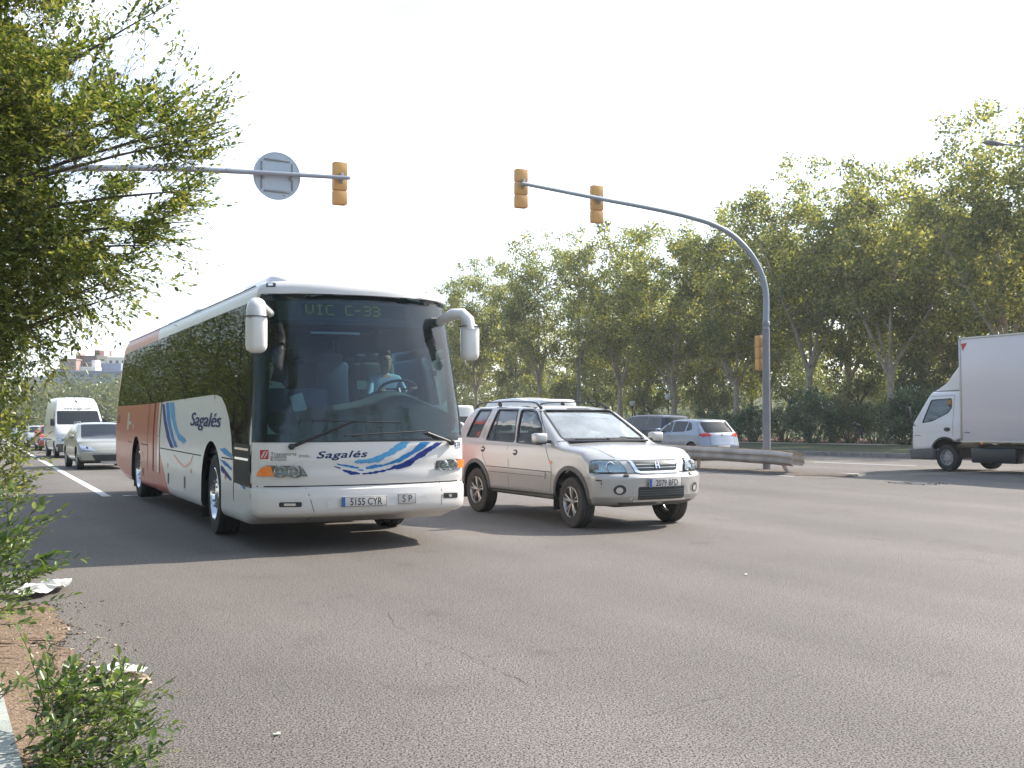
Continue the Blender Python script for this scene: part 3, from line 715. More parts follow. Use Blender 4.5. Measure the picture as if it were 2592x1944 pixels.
# ================================================================== GUARD RAILS, MASTS, SIGNALS
def w_rail(name, off, s_from, length, label, posts=True):
    prof = [(0, .155), (.012, .15), (.045, .115), (.08, .085), (.08, .05), (.045, .018), (.045, -.018), (.08, -.05), (.08, -.085), (.045, -.115), (.012, -.15), (0, -.155)]
    if off > 0: prof = [(-a, b) for a, b in prof]
    back = [(a - .006 * (1 if off <= 0 else -1), b) for a, b in prof]
    loop = prof + back[::-1]; n = len(loop); mb = MB().use('rail_steel'); vs = []
    L = [0, .25, .5, .75, 1, 1.5, 2, 2.5, 3, 3.5, 4, 5, 6, 7, 8] + [8 + 4 * k for k in range(1, int((length - 8) / 4) + 1)]
    for q, l in enumerate(L):
        s = s_from + l; zc = interp([(0, .37), (.6, .41), (3, .46), (9, .55), (20, .58)], l); dt = off + (.03 if q == 0 else 0) + .012 * math.sin(l * 3.1)
        for a, b in loop: vs.append(gp(s, t0_ - .10 + dt - a, zc + b * (1.12 if l > .3 else 1.05)))
    mb.add(vs, [(i * n + k, i * n + (k + 1) % n, (i + 1) * n + (k + 1) % n, (i + 1) * n + k) for i in range(len(L) - 1) for k in range(n)] + [tuple(range(n))])
    th = empty(name, gp(s_from, t0_ - .10 + off, 0), 0, label, 'guard rail', 'steel guard rails along the central reservation')
    o = mb.build('beam', th); o.matrix_parent_inverse = Matrix.Translation(-th.location)
    # end bolt plate and bolts
    b2 = MB().use('rail_steel'); sg = -1 if off <= 0 else 1
    for l in (.35, .45, 4.1, 4.3, 8.1, 8.3):
        for zz in (-.055, .055):
            zc = interp([(0, .37), (.6, .41), (3, .46), (9, .55)], l); b2.lathe([(.018, 0), (.014, sg * .014), (.001, sg * .016)], axis='y', c=(0, 0, 0), n=8)
            for i in range(len(b2.v) - 24, len(b2.v)):
                x, y, z = b2.v[i]; b2.v[i] = tuple(gp(s_from + l + x, t0_ + .35 + off - .45 + sg * (.035 + abs(y)), zc + zz + z))
    o = b2.build('bolts', th); o.matrix_parent_inverse = Matrix.Translation(-th.location)
    if posts:
        for l in [.55] + [4 * k for k in range(1, int(length / 4))][:12]:
            zc = interp([(0, .37), (.6, .41), (3, .46), (9, .55)], l); p = MB().use('rail_steel')
            lean = .28 if l < 1 else 0; A = gp(s_from + l - lean, t0_ + .1, -.02) if l > 1 else gp(s_from + l - lean, t0_ + .02, -.02)
            B = gp(s_from + l, t0_ + .1, zc + .12) if l > 1 else gp(s_from + l + .12, t0_ + .0, zc + .1)
            for e in (-.05, .05): p.tube([A + RD(e, 0), B + RD(e, 0)], .024, 4)
            p.tube([A + RD(0, .025), B + RD(0, .025)], [.06, .055], 4, flat=.4)
            o = p.build('post', th); o.matrix_parent_inverse = Matrix.Translation(-th.location)
    return th
w_rail('guard_rail', 0, s0 - .35, 110, 'rust brown steel guard rail nearest the road with bent end post')
w_rail('guard_rail', .42, s0 - .2, 110, 'grey rear guard rail beam showing its end behind the front one', posts=False)

def mast(base, s_dir, pts, r0, label):
    """arched steel mast: pts = (k along the arm, z)"""
    th = empty('signal_mast', base, 0, label, 'mast', 'arched grey signal masts over the avenue')
    P = [Vector((-CA * k, -SA * k, z - base.z)) for k, z in pts]
    # smooth with catmull-rom
    Q = []
    for i in range(len(P) - 1):
        p0, p1, p2, p3 = P[max(i - 1, 0)], P[i], P[i + 1], P[min(i + 2, len(P) - 1)]
        for j in range(6):
            t = j / 6; Q.append(.5 * ((2 * p1) + (p2 - p0) * t + (2 * p0 - 5 * p1 + 4 * p2 - p3) * t * t + (3 * p1 - p0 - 3 * p2 + p3) * t ** 3))
    Q.append(P[-1]); L = [0]
    for a, b in zip(Q, Q[1:]): L.append(L[-1] + (b - a).length)
    low = [i for i, q in enumerate(Q) if q.z <= 3.9]; k = low[-1]
    MB().use('galv').tube(Q[:k + 1], [r0 * (1 - .22 * l / L[-1]) for l in L[:k + 1]], 20).build('pole', th)
    MB().use('galv_pale').tube(Q[k:], [r0 * (.80 - .38 * (l - L[k]) / (L[-1] - L[k])) for l in L[k:]], 20).build('arm', th)
    MB().use('galv').lathe([(r0 * .9, 3.86), (r0 * .98, 3.88), (r0 * .98, 3.98), (r0 * .85, 4.0)], 'z', n=20).build('collar', th)
    b = MB().use('galv'); b.box((0, 0, .01), (.42, .42, .03), Matrix.Rotation(AR, 3, 'Z'))
    for i in range(4):
        q = AR + PI / 4 + i * PI / 2; b.lathe([(.022, .02), (.022, .06), (.001, .062)], 'z', c=(.23 * math.cos(q), .23 * math.sin(q), 0), n=6)
    b.build('base_plate', th)
    return th
pb = pxg(1941, 1193); bz = pb.z
mast(pb, 0, [(0, bz), (0, 1.5), (0, 3.0), (0, 3.85), (.02, 4.8), (.38, 5.53), (1.02, 6.08), (1.72, 6.36), (2.4, 6.49), (3.2, 6.585), (4.2, 6.665), (5.18, 6.73), (7.42, 6.9)], .105, 'arched grey signal mast rising from the central reservation')
lb = Vector((-3.6, 23.75, 0)); lb = Vector((lb.x - CA * 7.6, lb.y - SA * 7.6, 0)); s_, t_ = to_st(lb.x, lb.y); lb.z = gz(s_) + .13
lbm = mast(lb, 0, [(0, lb.z), (0, 1.5), (0, 3.0), (0, 3.85), (-.02, 4.6), (-.38, 5.3), (-1.02, 5.8), (-1.72, 6.1), (-2.4, 6.23), (-4.6, 6.42), (-7.7, 6.56)], .10, 'grey signal mast half hidden in the tree at left')
def signal(pos, label, small=False, arm=True):
    """three-aspect signal seen from behind; lenses face away along the avenue"""
    th = empty('traffic_light', pos, AR, label, 'traffic light', 'yellow traffic lights seen from behind')
    w = .20 if small else .30; hh = .31; b = MB().use('signal_yellow')
    for i in (-1, 0, 1):
        b.rbox((0, .04, i * hh), (w, .17, hh - .012), .014)
        b.box((0, .05, i * hh), (w - .05, .12, hh + .002))
    b.build('housing', th)
    for i, m in zip((1, 0, -1), ('red_lens', 'amber', 'dark_glass')):
        MB().use(m).lathe([(.1 if not small else .075, .128), (.06, .138), (.001, .142)], 'y', c=(0, 0, i * hh), n=20).build('lens', th)
        if small: continue
        v = MB().use('signal_yellow'); n = 12; r = .105 if not small else .08; vs = []
        for k in range(n + 1):
            q = R(-20 + 220 * k / n)
            for rr in (r, r - .006):
                vs.append((rr * math.cos(q), .12, i * hh + rr * math.sin(q)))
                vs.append((rr * math.cos(q), .12 + .10 * (1 if 20 < k * 220 / n < 200 else .6), i * hh + rr * math.sin(q)))
        fs = []
        for k in range(n):
            a = 4 * k; fs += [(a, a + 1, a + 5, a + 4), (a + 2, a + 6, a + 7, a + 3), (a + 1, a + 3, a + 7, a + 5)]
        v.add(vs, fs).build('visor', th)
    for q in ([1] if arm else [-1, 1]):
        g = MB().use('galv_pale')
        if arm: g.rbox((0, -.07, .1), (.07, .09, .22), .015)
        else: g.box((w / 2 + .02, .03, .25 * q), (.08, .04, .05))
        g.build('bracket', th)
    return th
def on_arm(base, k, z): return Vector((base.x - CA * k, base.y - SA * k, z))
offs = Vector((-SA, CA, 0)) * .17
signal(on_arm(pb, 7.33, 6.82) + offs, 'yellow traffic light at the tip of the right arched arm')
signal(on_arm(pb, 5.2, 6.63) + offs, 'yellow traffic light partway along the right arm before the treetops')
signal(on_arm(pb, .0, 3.08) + offs * 1.3, 'narrow yellow signal strapped to the side of the upright mast', small=True, arm=False)
signal(on_arm(lb, -7.55, 6.46) + offs, 'yellow traffic light at the tip of the left arm above the bus')
# round sign seen from behind
sp = on_arm(lb, -6.14, 6.47) + offs * .75
th = empty('round_sign', sp, AR, 'large round traffic sign seen from its pale grey back', 'road sign')
MB().use('sign_back').lathe([(.001, -.004), (.485, -.004), (.492, -.012), (.5, -.012), (.5, .012), (.001, .012)], 'y', n=56).build('plate', th)
MB().use('sign_black').lathe([(.503, -.014), (.503, .014), (.494, .014)], 'y', n=56).build('rim', th)
for z in (-.33, .33): MB().use('galv').rbox((0, -.018, z), (.56, .022, .04), .006).build('mounting_rail', th)
for x in (-.33, .33): MB().use('galv').rbox((x, -.018, 0), (.03, .022, .58), .006).build('mounting_rail', th)
for x in (-.3, .3): MB().use('galv_pale').rbox((x, -.05, 0), (.05, .06, .16), .01).build('clamp', th)
flat_text('back_marking', 'TK', .05, 'dark_trim', th, Matrix.Translation((.12, -.006, -.42)) @ Matrix.Rotation(PI / 2, 4, 'X'))
# street lamps
def street_lamp(base, head, label, col='galv', r=.07, hl=.62):
    th = empty('street_lamp', base, 0, label, 'street lamp', 'street lamps beside the avenue')
    d = head - base; top = Vector((0, 0, d.z - .9)); hx = Vector((d.x, d.y, 0))
    MB().use(col).tube([(0, 0, 0), (0, 0, d.z * .5), top], [r * 1.25, r, r * .75], 12).build('pole', th)
    MB().use(col).tube([top, top + hx * .12 + Vector((0, 0, .35)), top + hx * .5 + Vector((0, 0, .7)), Vector((d.x, d.y, d.z))], [r * .6, r * .5, r * .42, r * .35], 10).build('arm', th)
    h = MB().use(col); dirn = hx.normalized(); n = 9; vs = []; L = hl
    rings = [(0, .04, .04), (.12, .07, .06), (.3, .12, .08), (.6, .14, .09), (.85, .10, .07), (1, .02, .02)]
    side = Vector((-dirn.y, dirn.x, 0)); nn = 12
    for f, w, t in rings:
        for k in range(nn):
            q = 2 * PI * k / nn; vs.append(d + dirn * (L * f) + side * (w * math.cos(q)) + Vector((0, 0, t * math.sin(q) * (1 if math.sin(q) > 0 else .6) + .08 * f)))
    h.add(vs, [(i * nn + k, i * nn + (k + 1) % nn, (i + 1) * nn + (k + 1) % nn, (i + 1) * nn + k) for i in range(len(rings) - 1) for k in range(nn)])
    h.build('lamp_head', th)
    return th
hd = pxd(2545, 366, 31.0); bs = pxd(2790, 1100, 30.6); s_, t_ = to_st(bs.x, bs.y); bs.z = gz(s_)
street_lamp(bs, hd, 'street lamp head reaching in at the top right corner', hl=.62)
hd = pxd(1392, 679, 97.0); bs = pxd(1465, 1090, 98.0); s_, t_ = to_st(bs.x, bs.y); bs.z = gz(s_) + .12
street_lamp(bs, hd, 'tall grey street lamp rising behind the silver suv roof', hl=.7, r=.13)
def globe_lamp(p, h, label):
    th = empty('globe_lamp', p, 0, label, 'park lamp', 'park lamps with globes among the trees')
    MB().use('black_plastic').lathe([(.001, 0), (.16, 0), (.14, .1), (.08, .25), (.045, .5), (.04, h - .5), (.06, h - .45), (.09, h - .4), (.12, h - .34), (.001, h - .33)], 'z', n=12).build('post', th)
    MB().use('shirt_white').lathe([(.12, h - .34), (.2, h - .25), (.24, h - .1), (.2, h + .05), (.1, h + .12), (.001, h + .14)], 'z', n=16).build('globe', th)
    MB().use('black_plastic').lathe([(.14, h + .1), (.1, h + .16), (.02, h + .2), (.001, h + .26)], 'z', n=12).build('finial', th)
def st_px(u, t, dz=0):
    r = (u - 1296) / FPX; Y = t / (CA * r + SA); s, tt = to_st(r * Y, Y); return gp(s, tt, dz)
globe_lamp(st_px(1691, 47), 3.3, 'black park lamp with pale globe between two tree trunks')
globe_lamp(st_px(1601, 50), 3.0, 'park lamp farther left, half hidden by a plane trunk')

# ================================================================== TREES AND PLANTS
def quat_frames(A, U):
    A = A / np.linalg.norm(A, axis=1, keepdims=True); S = np.cross(A, U); S /= (np.linalg.norm(S, axis=1, keepdims=True) + 1e-9); return A, S, np.cross(S, A)
def leaf_mesh(name, C, A, U, L, W, m, fold=.0):
    """many small leaves as one mesh: a diamond-oval each; folded along the midrib when fold > 0"""
    n = len(C); A, S, Nn = quat_frames(A, U); L = L[:, None]; W = W[:, None]
    if fold > 0:
        up = Nn * W * fold
        P = np.stack([C, C + A * L * .32 + S * W * .5 + up, C + A * L * .7 + S * W * .38 + up, C + A * L, C + A * L * .7 - S * W * .38 + up, C + A * L * .32 - S * W * .5 + up], 1).reshape(-1, 3)
        F = np.array([[0, 1, 2, 3], [0, 3, 4, 5]]); k = 6
    else:
        P = np.stack([C, C + A * L * .45 + S * W * .5, C + A * L, C + A * L * .5 - S * W * .5], 1).reshape(-1, 3); F = np.array([[0, 1, 2, 3]]); k = 4
    idx = (np.arange(n)[:, None, None] * k + F[None]).reshape(-1, 4); nf = len(idx)
    me = bpy.data.meshes.new(name); me.vertices.add(len(P)); me.vertices.foreach_set('co', P.astype(np.float32).ravel())
    me.loops.add(nf * 4); me.loops.foreach_set('vertex_index', idx.astype(np.int32).ravel())
    me.polygons.add(nf); me.polygons.foreach_set('loop_start', np.arange(0, nf * 4, 4, dtype=np.int32)); me.polygons.foreach_set('loop_total', np.full(nf, 4, dtype=np.int32))
    me.update(calc_edges=True); me.validate(); me.materials.append(MATS[m]); return me
def rdir(n, g, up=0.0):
    v = g.normal(size=(n, 3)); v[:, 2] += up; return v / np.linalg.norm(v, axis=1, keepdims=True)
def clump_leaves(centers, radii, per, g, size, up=-.1, squash=.8):
    C = []; 
    for c, r in zip(centers, radii):
        k = int(per * r * r * 2.2) + 6; d = rdir(k, g); rad = r * g.random((k, 1)) ** .45
        p = d * rad; p[:, 2] *= squash; C.append(np.array(c)[None] + p)
    C = np.concatenate(C); n = len(C); L = size * g.uniform(.7, 1.3, n)
    return C, rdir(n, g, up), rdir(n, g, .9), L, L * g.uniform(.6, .9, n)
def wander(p, d, L, n, g, curl=.18, upb=.0):
    pts = [np.array(p, float)]; d = np.array(d, float); d /= np.linalg.norm(d)
    for _ in range(n):
        d = d + g.normal(size=3) * curl; d[2] += upb; d /= np.linalg.norm(d); pts.append(pts[-1] + d * L / n)
    return pts
def plane_tree(seed, H=17.0, Rr=4.6, fork=3.9):
    # tall fan of thin limbs under a full, ragged crown
    g = np.random.default_rng(seed); mb = MB().use('bark_plane'); cl = []; cr = []
    lean = g.normal(size=2) * .02
    tr = [np.array([lean[0] * z * z * .15, lean[1] * z * z * .15, z]) for z in np.linspace(-.1, fork, 6)]
    mb.tube([tuple(p) for p in tr], list(np.linspace(.24, .17, 6)), 12)
    nl = 5 + seed % 2
    for i in range(nl):
        q = 2 * PI * i / nl + g.uniform(-.4, .4); tilt = g.uniform(.18, .66); d = [math.cos(q) * math.sin(tilt), math.sin(q) * math.sin(tilt), math.cos(tilt)]
        L = g.uniform(.55, .85) * (H - fork); z0 = fork - g.uniform(0, .6)
        p = wander((0, 0, z0), d, L, 8, g, .10, .05)
        mb.tube([tuple(x) for x in p], list(np.linspace(.115, .025, 9)), 7)
        for j in range(2, 9):
            for _ in range(1 if j < 4 else 2):
                qq = g.uniform(0, 2 * PI); dd = np.array([math.cos(qq), math.sin(qq), g.uniform(.1, .8)]); LL = g.uniform(1.3, 2.8) * (1 - .05 * j)
                b = wander(p[j], dd, LL, 4, g, .2, .03); mb.tube([tuple(x) for x in b], list(np.linspace(.04, .008, 5)), 5)
                for c, r in ((b[-1], g.uniform(.55, .95)), (b[2], g.uniform(.35, .65))):
                    if c[2] > fork + .3: cl.append(c); cr.append(r)
        cl.append(p[-1]); cr.append(.8)
    for _ in range(128):                         # fill an uneven crown
        d = rdir(1, g, .0)[0]; k = g.uniform(.35, 1.0) ** .7; c = np.array([d[0] * Rr * k, d[1] * Rr * k, fork + .3 + (H - fork - .3) * (.5 + .5 * d[2] * k)])
        cl.append(c); cr.append(g.uniform(.45, 1.0) * (1 if c[2] > fork + 1.5 else .8))
    C, A, U, L, W = clump_leaves(cl, cr, 92, g, .18)
    # stray sprays at the rim
    return mb.mesh('trunk'), leaf_mesh('crown', C, A, U, L, W, 'plane_leaf')
def put_tree(name, meshes, loc, rz, sc, label, cat='tree', group=None, parts=('trunk', 'crown')):
    th = empty(name, loc, rz, label, cat, group); th.scale = (sc[0], sc[0], sc[1])
    for nm, me in zip(parts, meshes): link(nm, me, th)
    return th
variants = [plane_tree(s, H=15.6 + (s % 3) * .9, Rr=4.7 + .3 * (s % 2), fork=3.5 + .5 * (s % 3)) for s in (1, 2, 3, 4, 5)]
GP = 'plane trees in the row beyond the far carriageway'
T_ROW = 47.0
row = [(2255, 3, 1.0, 1.02, 'plane tree just left of the truck cab, its trunk forking low'), (2545, 1, 1.05, 1.02, 'plane tree whose crown rises over the white truck box'), (2045, 4, 1.0, .99, 'plane tree right of the upright mast'),
       (1863, 0, .97, 1.0, 'plane tree crossed by the upright mast'), (1705, 2, 1.0, 1.04, 'plane tree directly above the silver hatchback'), (1570, 3, 1.0, 1.07, 'plane tree with pale forked trunk above the suv windscreen'),
       (1365, 1, .97, 1.07, 'plane tree with many thin limbs over the suv roof'), (1207, 4, .95, 1.02, 'plane tree just right of the bus mirror'), (1110, 0, .95, .95, 'plane tree half hidden by the right edge of the bus'),
       (2900, 2, 1.05, 1.0, 'plane tree at the right edge of the view behind the truck')]
rg = random.Random(4)
for i, (u, v, a, hz, lb_) in enumerate(row):
    put_tree('plane_tree', variants[v], st_px(u, T_ROW + rg.uniform(-.5, .5), .05), rg.uniform(0, 6), (a, hz), lb_, group=GP)
for i, u in enumerate((1020, 955, 900)):
    put_tree('plane_tree', variants[(i * 2 + 1) % 5], st_px(u, T_ROW, .05), rg.uniform(0, 6), (.95, .85), ['plane tree hidden behind the bus windscreen', 'plane tree behind the middle of the bus', 'plane tree farthest along the row behind the bus'][i], group=GP)
for i, (u, hz) in enumerate([(2680, .95), (2420, .98), (2330, .98), (2150, .93), (1950, .88), (1780, .9), (1630, .92), (1500, .9), (1290, .88), (1150, .86)]):
    put_tree('plane_tree', variants[(i * 3 + 2) % 5], st_px(u, T_ROW + 9 + rg.uniform(-1, 1), .05), rg.uniform(0, 6), (1.0, hz), 'plane tree of the second row, filling the gap behind the front row', group='plane trees of the second row')
# second, denser row of park trees (pines and holm oaks) behind the planes
def round_tree(seed, H, Rr, stem, m, size, wood='bark_dark', dens=55, nc=60):
    g = np.random.default_rng(seed); mb = MB().use(wood); cl = []; cr = []
    p = wander((0, 0, -.1), (g.normal() * .12, g.normal() * .12, 1), stem + .4, 5, g, .07); mb.tube([tuple(x) for x in p], list(np.linspace(.16, .10, 6)), 8)
    for i in range(7):
        q = 2 * PI * i / 7 + g.uniform(-.4, .4); b = wander(p[-1], (math.cos(q), math.sin(q), g.uniform(.3, 1.3)), Rr * g.uniform(.7, 1.1), 5, g, .14, .05); mb.tube([tuple(x) for x in b], list(np.linspace(.07, .015, 6)), 5)
        cl += [b[3], b[5]]; cr += [.6, .7]
    for _ in range(nc):
        d = rdir(1, g, .1)[0]; k = g.uniform(.3, 1.0) ** .6; cl.append(np.array([d[0] * Rr * k, d[1] * Rr * k, stem + (H - stem) * (.5 + .5 * d[2] * k)])); cr.append(g.uniform(.4, .85))
    C, A, U, L, W = clump_leaves(cl, cr, dens, g, size)
    return mb.mesh('trunk'), leaf_mesh('crown', C, A, U, L, W, m)
pv = [round_tree(21, 6.5, 2.4, 2.3, 'pine_leaf', .15), round_tree(22, 5.6, 2.2, 1.9, 'pine_leaf', .14), round_tree(23, 8.5, 3.0, 2.6, 'plane_leaf', .19), round_tree(24, 5.0, 1.7, 2.0, 'far_leaf', .15)]
GB = 'smaller park trees behind the plane row'
back = [(2170, 52, 0), (2120, 56, 1), (1975, 53, 0), (1900, 58, 2), (1810, 51.5, 1), (1760, 57, 0), (1650, 53, 1), (1610, 60, 2), (1530, 54, 0), (1480, 58, 1), (1430, 52, 3), (1395, 60, 2), (1300, 55, 0), (1250, 60, 2), (1180, 54, 1), (1130, 62, 2),
        (2330, 50, 3), (2420, 60, 2), (2500, 54, 0), (2600, 56, 2), (2230, 64, 2), (2050, 66, 2), (1350, 68, 2), (1700, 68, 2), (1550, 72, 2)]
kinds = ['dark round park tree', 'low dark park tree', 'tall loose park tree', 'small pale young tree']
for i, (u, t, k) in enumerate(back):
    ref = 'near the truck cab' if u > 2150 else 'right of the upright mast' if u > 1941 else 'above the silver hatchback' if u > 1640 else 'above the suv windscreen' if u > 1440 else 'over the suv roof' if u > 1230 else 'beside the bus mirror'
    put_tree('park_tree', pv[k], st_px(u, t, .05), rg.uniform(0, 6), (rg.uniform(.85, 1.15), rg.uniform(.85, 1.15)), '%s %s, %s behind the plane trunks' % (kinds[k], ref, ['close', 'some way', 'far', 'deep'][min(3, int((t - 48) / 5))]), group=GB)
# oleanders and shrubs along the path
def bush(seed, Rr, H, m, size, dens=75, flowers=0):
    g = np.random.default_rng(seed); cl = []; cr = []; mb = MB().use('bark_dark')
    for i in range(9):
        q = 2 * PI * i / 9; b = wander((math.cos(q) * .1, math.sin(q) * .1, -.05), (math.cos(q) * .5, math.sin(q) * .5, 1), H * g.uniform(.6, .9), 4, g, .12); mb.tube([tuple(x) for x in b], list(np.linspace(.03, .008, 5)), 5)
    for _ in range(int(16 + 14 * Rr * H)):
        d = rdir(1, g, .1)[0]; k = g.uniform(.2, 1) ** .5; cl.append(np.array([d[0] * Rr * k, d[1] * Rr * k, max(.18, H * (.47 + .5 * d[2] * k))])); cr.append(g.uniform(.25, .5))
    C, A, U, L, W = clump_leaves(cl, cr, dens * 2.2, g, size, .5); ms = [mb.mesh('stems'), leaf_mesh('foliage', C, A, U, L, W * .45, m)]
    if flowers:
        ids = g.choice(len(cl), flowers); P = np.concatenate([np.array(cl[i])[None] + rdir(9, g) * (cr[i] + .08) * np.array([1, 1, 1]) * .5 + np.array([0, 0, .12]) for i in ids]); n = len(P)
        ms.append(leaf_mesh('flowers', P, rdir(n, g), rdir(n, g), np.full(n, .10), np.full(n, .09), 'petal'))
    return ms
bv = [bush(31, 1.15, 2.5, 'oleander_leaf', .19, flowers=5), bush(32, 1.35, 2.7, 'oleander_leaf', .19, flowers=6), bush(33, 1.0, 1.8, 'oleander_leaf', .17, flowers=3), bush(34, 1.2, 2.4, 'far_leaf', .17, flowers=7)]
GO = 'flowering shrubs between the verge and the plane trees'
for i, (u, t, k, a, ref) in enumerate([(2058, 43.6, 1, 1.15, 'dense dark oleander with white blossoms right of the mast'), (2290, 43.2, 0, 1.15, 'dark oleander right in front of the big forked plane trunk'), (2345, 44.0, 1, 1.1, 'dark oleander touching the truck cab mirror'), (1905, 44.2, 0, .95, 'dark oleander just left of the upright mast'), (1985, 45, 3, 1.0, 'pale flowering shrub just right of the mast'),
        (1850, 44.5, 2, 1.1, 'low dark shrub behind the silver hatchback roof'), (1790, 45, 0, .9, 'dark shrub above the rear window of the silver hatchback'), (1720, 45.5, 2, 1.0, 'low shrub above the dark blue car'), (1640, 45, 0, .9, 'dark shrub left of the dark blue car'), (2150, 46, 3, 1.1, 'pale loose shrub with flowers between two dark oleanders'),
        (2215, 46, 3, 1.05, 'pale shrub at the foot of the forked plane tree'), (2110, 48.5, 3, 1.2, 'tall pale shrub deeper behind the dark oleander'), (1560, 46, 2, 1.0, 'low shrub above the suv windscreen'), (1490, 46, 0, .9, 'dark shrub over the front of the suv roof'), (1380, 46, 2, 1.1, 'low shrub over the middle of the suv roof'), (1290, 46, 0, 1.0, 'dark shrub over the white van'),
        (2440, 45, 0, 1.1, 'dark oleander behind the truck cab'), (2560, 45, 1, 1.1, 'dark oleander behind the truck box'), (1200, 46, 2, 1.1, 'low shrub beside the bus')]):
    put_tree('oleander', bv[k], st_px(u, t, .05), rg.uniform(0, 6), (a, a), ref, 'shrub', GO, ('stems', 'foliage', 'flowers'))
# far wood that reads as one mass behind the park
def mass(name, pts, m, size, label, per=26, seed=51):
    g = np.random.default_rng(seed); C, A, U, L, W = clump_leaves([p[:3] for p in pts], [p[3] for p in pts], per, g, size); o = link(name, leaf_mesh(name, C, A, U, L, W, m)); return prop(o, label, 'wood', kind='stuff')
g_ = random.Random(8); pts = []
for k in range(1000):
    t = g_.uniform(72, 112); s = g_.uniform(-10, 190); hz = g_.uniform(.3, 9) * (1.0 if t > 80 else .8); p = gp(s, t, hz); pts.append((p.x, p.y, p.z, g_.uniform(.9, 2.0)))
mass('far_wood', pts, 'far_leaf', .5, 'light green wood filling the park behind all the tree rows', 9)
pts = []
for k in range(520):
    s = g_.uniform(150, 260); t = g_.uniform(-40, 75); p = gp(s, t, g_.uniform(.5, 9)); pts.append((p.x, p.y, p.z, g_.uniform(1.2, 2.6)))
mass('far_wood', pts, 'far_leaf', .45, 'hazy green wood closing the avenue beyond the traffic', 14, 52)
# street trees on the near side (mirrored in the coach windows)
ev = [round_tree(61, 7.5, 3.1, 2.0, 'elm_leaf', .11, dens=50, nc=90), round_tree(62, 8.2, 3.3, 1.8, 'elm_leaf', .11, dens=50, nc=90)]
GS = 'street trees lining the near sidewalk left of the avenue'
for i in range(21):
    s = 13.5 + 6.0 * i
    put_tree('street_tree', ev[i % 2], gp(s, -4.9 + .3 * (i % 2), .1), i * 1.7, (1.12, 1.1 + .05 * (i % 3)), 'leafy street tree on the near sidewalk, mirrored in the bus windows', group=GS)
for i in range(12):
    put_tree('street_tree', ev[(i + 1) % 2], gp(10 + 8.5 * i, -10.5 - (i % 2), .1), i * 2.1, (1.2, 1.35), 'leafy street tree on the near sidewalk, mirrored in the bus windows', group=GS)
for i, (s, t) in enumerate([(-6, -9), (-12, -3), (-19, 5), (-20, 14), (-17, 23), (-8, -16)]):
    put_tree('street_tree', ev[i % 2], gp(s, t, .05), i * 1.3, (1.1, 1.25), 'street tree across the junction, mirrored in the bus windscreen', group='street trees across the junction')

# ------------------------------------------------------------------ foreground elm and suckers
def inside(poly, x, y):
    c = False; n = len(poly)
    for i in range(n):
        x0, y0 = poly[i]; x1, y1 = poly[i - 1]
        if (y0 > y) != (y1 > y) and x < (x1 - x0) * (y - y0) / (y1 - y0) + x0: c = not c
    return c
class Twigs:
    """shoots with leaves set alternately along each stem"""
    def __init__(s, wood='bark_dark'): s.C = []; s.A = []; s.U = []; s.L = []; s.W = []; s.mb = MB().use(wood)
    def shoot(s, p, d, L, n, leaf, g, droop=0.0, rad=.003, sub=0, start=.1):
        pts = wander(p, d, L, 6, g, .07, droop); P = np.array(pts); s.mb.tube([tuple(x) for x in pts], list(np.linspace(rad, rad * .3, 7)), 3, cap=False)
        seg = np.linspace(start, 1, n) * 6
        ax = P[-1] - P[0]; ax /= np.linalg.norm(ax); side = np.cross(ax, [0, 0, 1]) + g.normal(size=3) * .35; side /= np.linalg.norm(side)
        for k, q in enumerate(seg):
            i = min(5, int(q)); c = P[i] + (P[i + 1] - P[i]) * (q - i); t = P[i + 1] - P[i]; t /= np.linalg.norm(t)
            sg = 1 if k % 2 else -1; a = t * .75 + side * sg * .75 + g.normal(size=3) * .16
            if k == n - 1: a = t
            up = np.array([0, 0, 1.]) + g.normal(size=3) * .35; s.C.append(c); s.A.append(a); s.U.append(up); l = leaf * g.uniform(.55, 1.32) * (1 - .25 * abs(k / n - .45)); s.L.append(l); s.W.append(l * g.uniform(.42, .52))
        for j in range(sub):
            q = g.uniform(.1, .75) * 6; i = int(q); c = P[i]; dd = (P[i + 1] - P[i]); dd = dd / np.linalg.norm(dd) + side * (1 if j % 2 else -1) * g.uniform(.5, .9) + g.normal(size=3) * .2
            s.shoot(c, dd, L * g.uniform(.3, .5), max(5, int(n * .5)), leaf, g, droop, rad * .6)
    def build(s, th, leafm, crown='crown', wood='twigs'):
        me = leaf_mesh(crown, np.array(s.C), np.array(s.A), np.array(s.U), np.array(s.L), np.array(s.W), leafm, .18)
        off = Matrix.Translation(-th.location)
        o = link(crown, me, th); o.matrix_parent_inverse = off
        o = s.mb.build(wood, th); o.matrix_parent_inverse = off
g = np.random.default_rng(77)
base = gp(8.6, -.9, .13)
elm = empty('elm_tree', base, 0, 'large small-leaved elm filling the left edge, leaning over the kerb', 'tree')
wood = MB().use('bark_dark'); tr = [base, base + Vector((.1, .05, 1.2)), base + Vector((.15, .1, 2.3))]
wood.tube(tr, [.17, .14, .12], 12)
crownpoly = [(-900, -420), (-300, -560), (150, -330), (215, -60), (185, 60), (250, 100), (285, 190), (355, 235), (455, 245), (525, 290), (560, 330), (545, 400), (530, 480), (500, 545), (440, 590), (380, 650), (340, 700), (255, 725), (195, 800), (130, 850), (90, 900), (50, 960), (40, 1010), (30, 1080), (-30, 1180), (-900, 1150)]
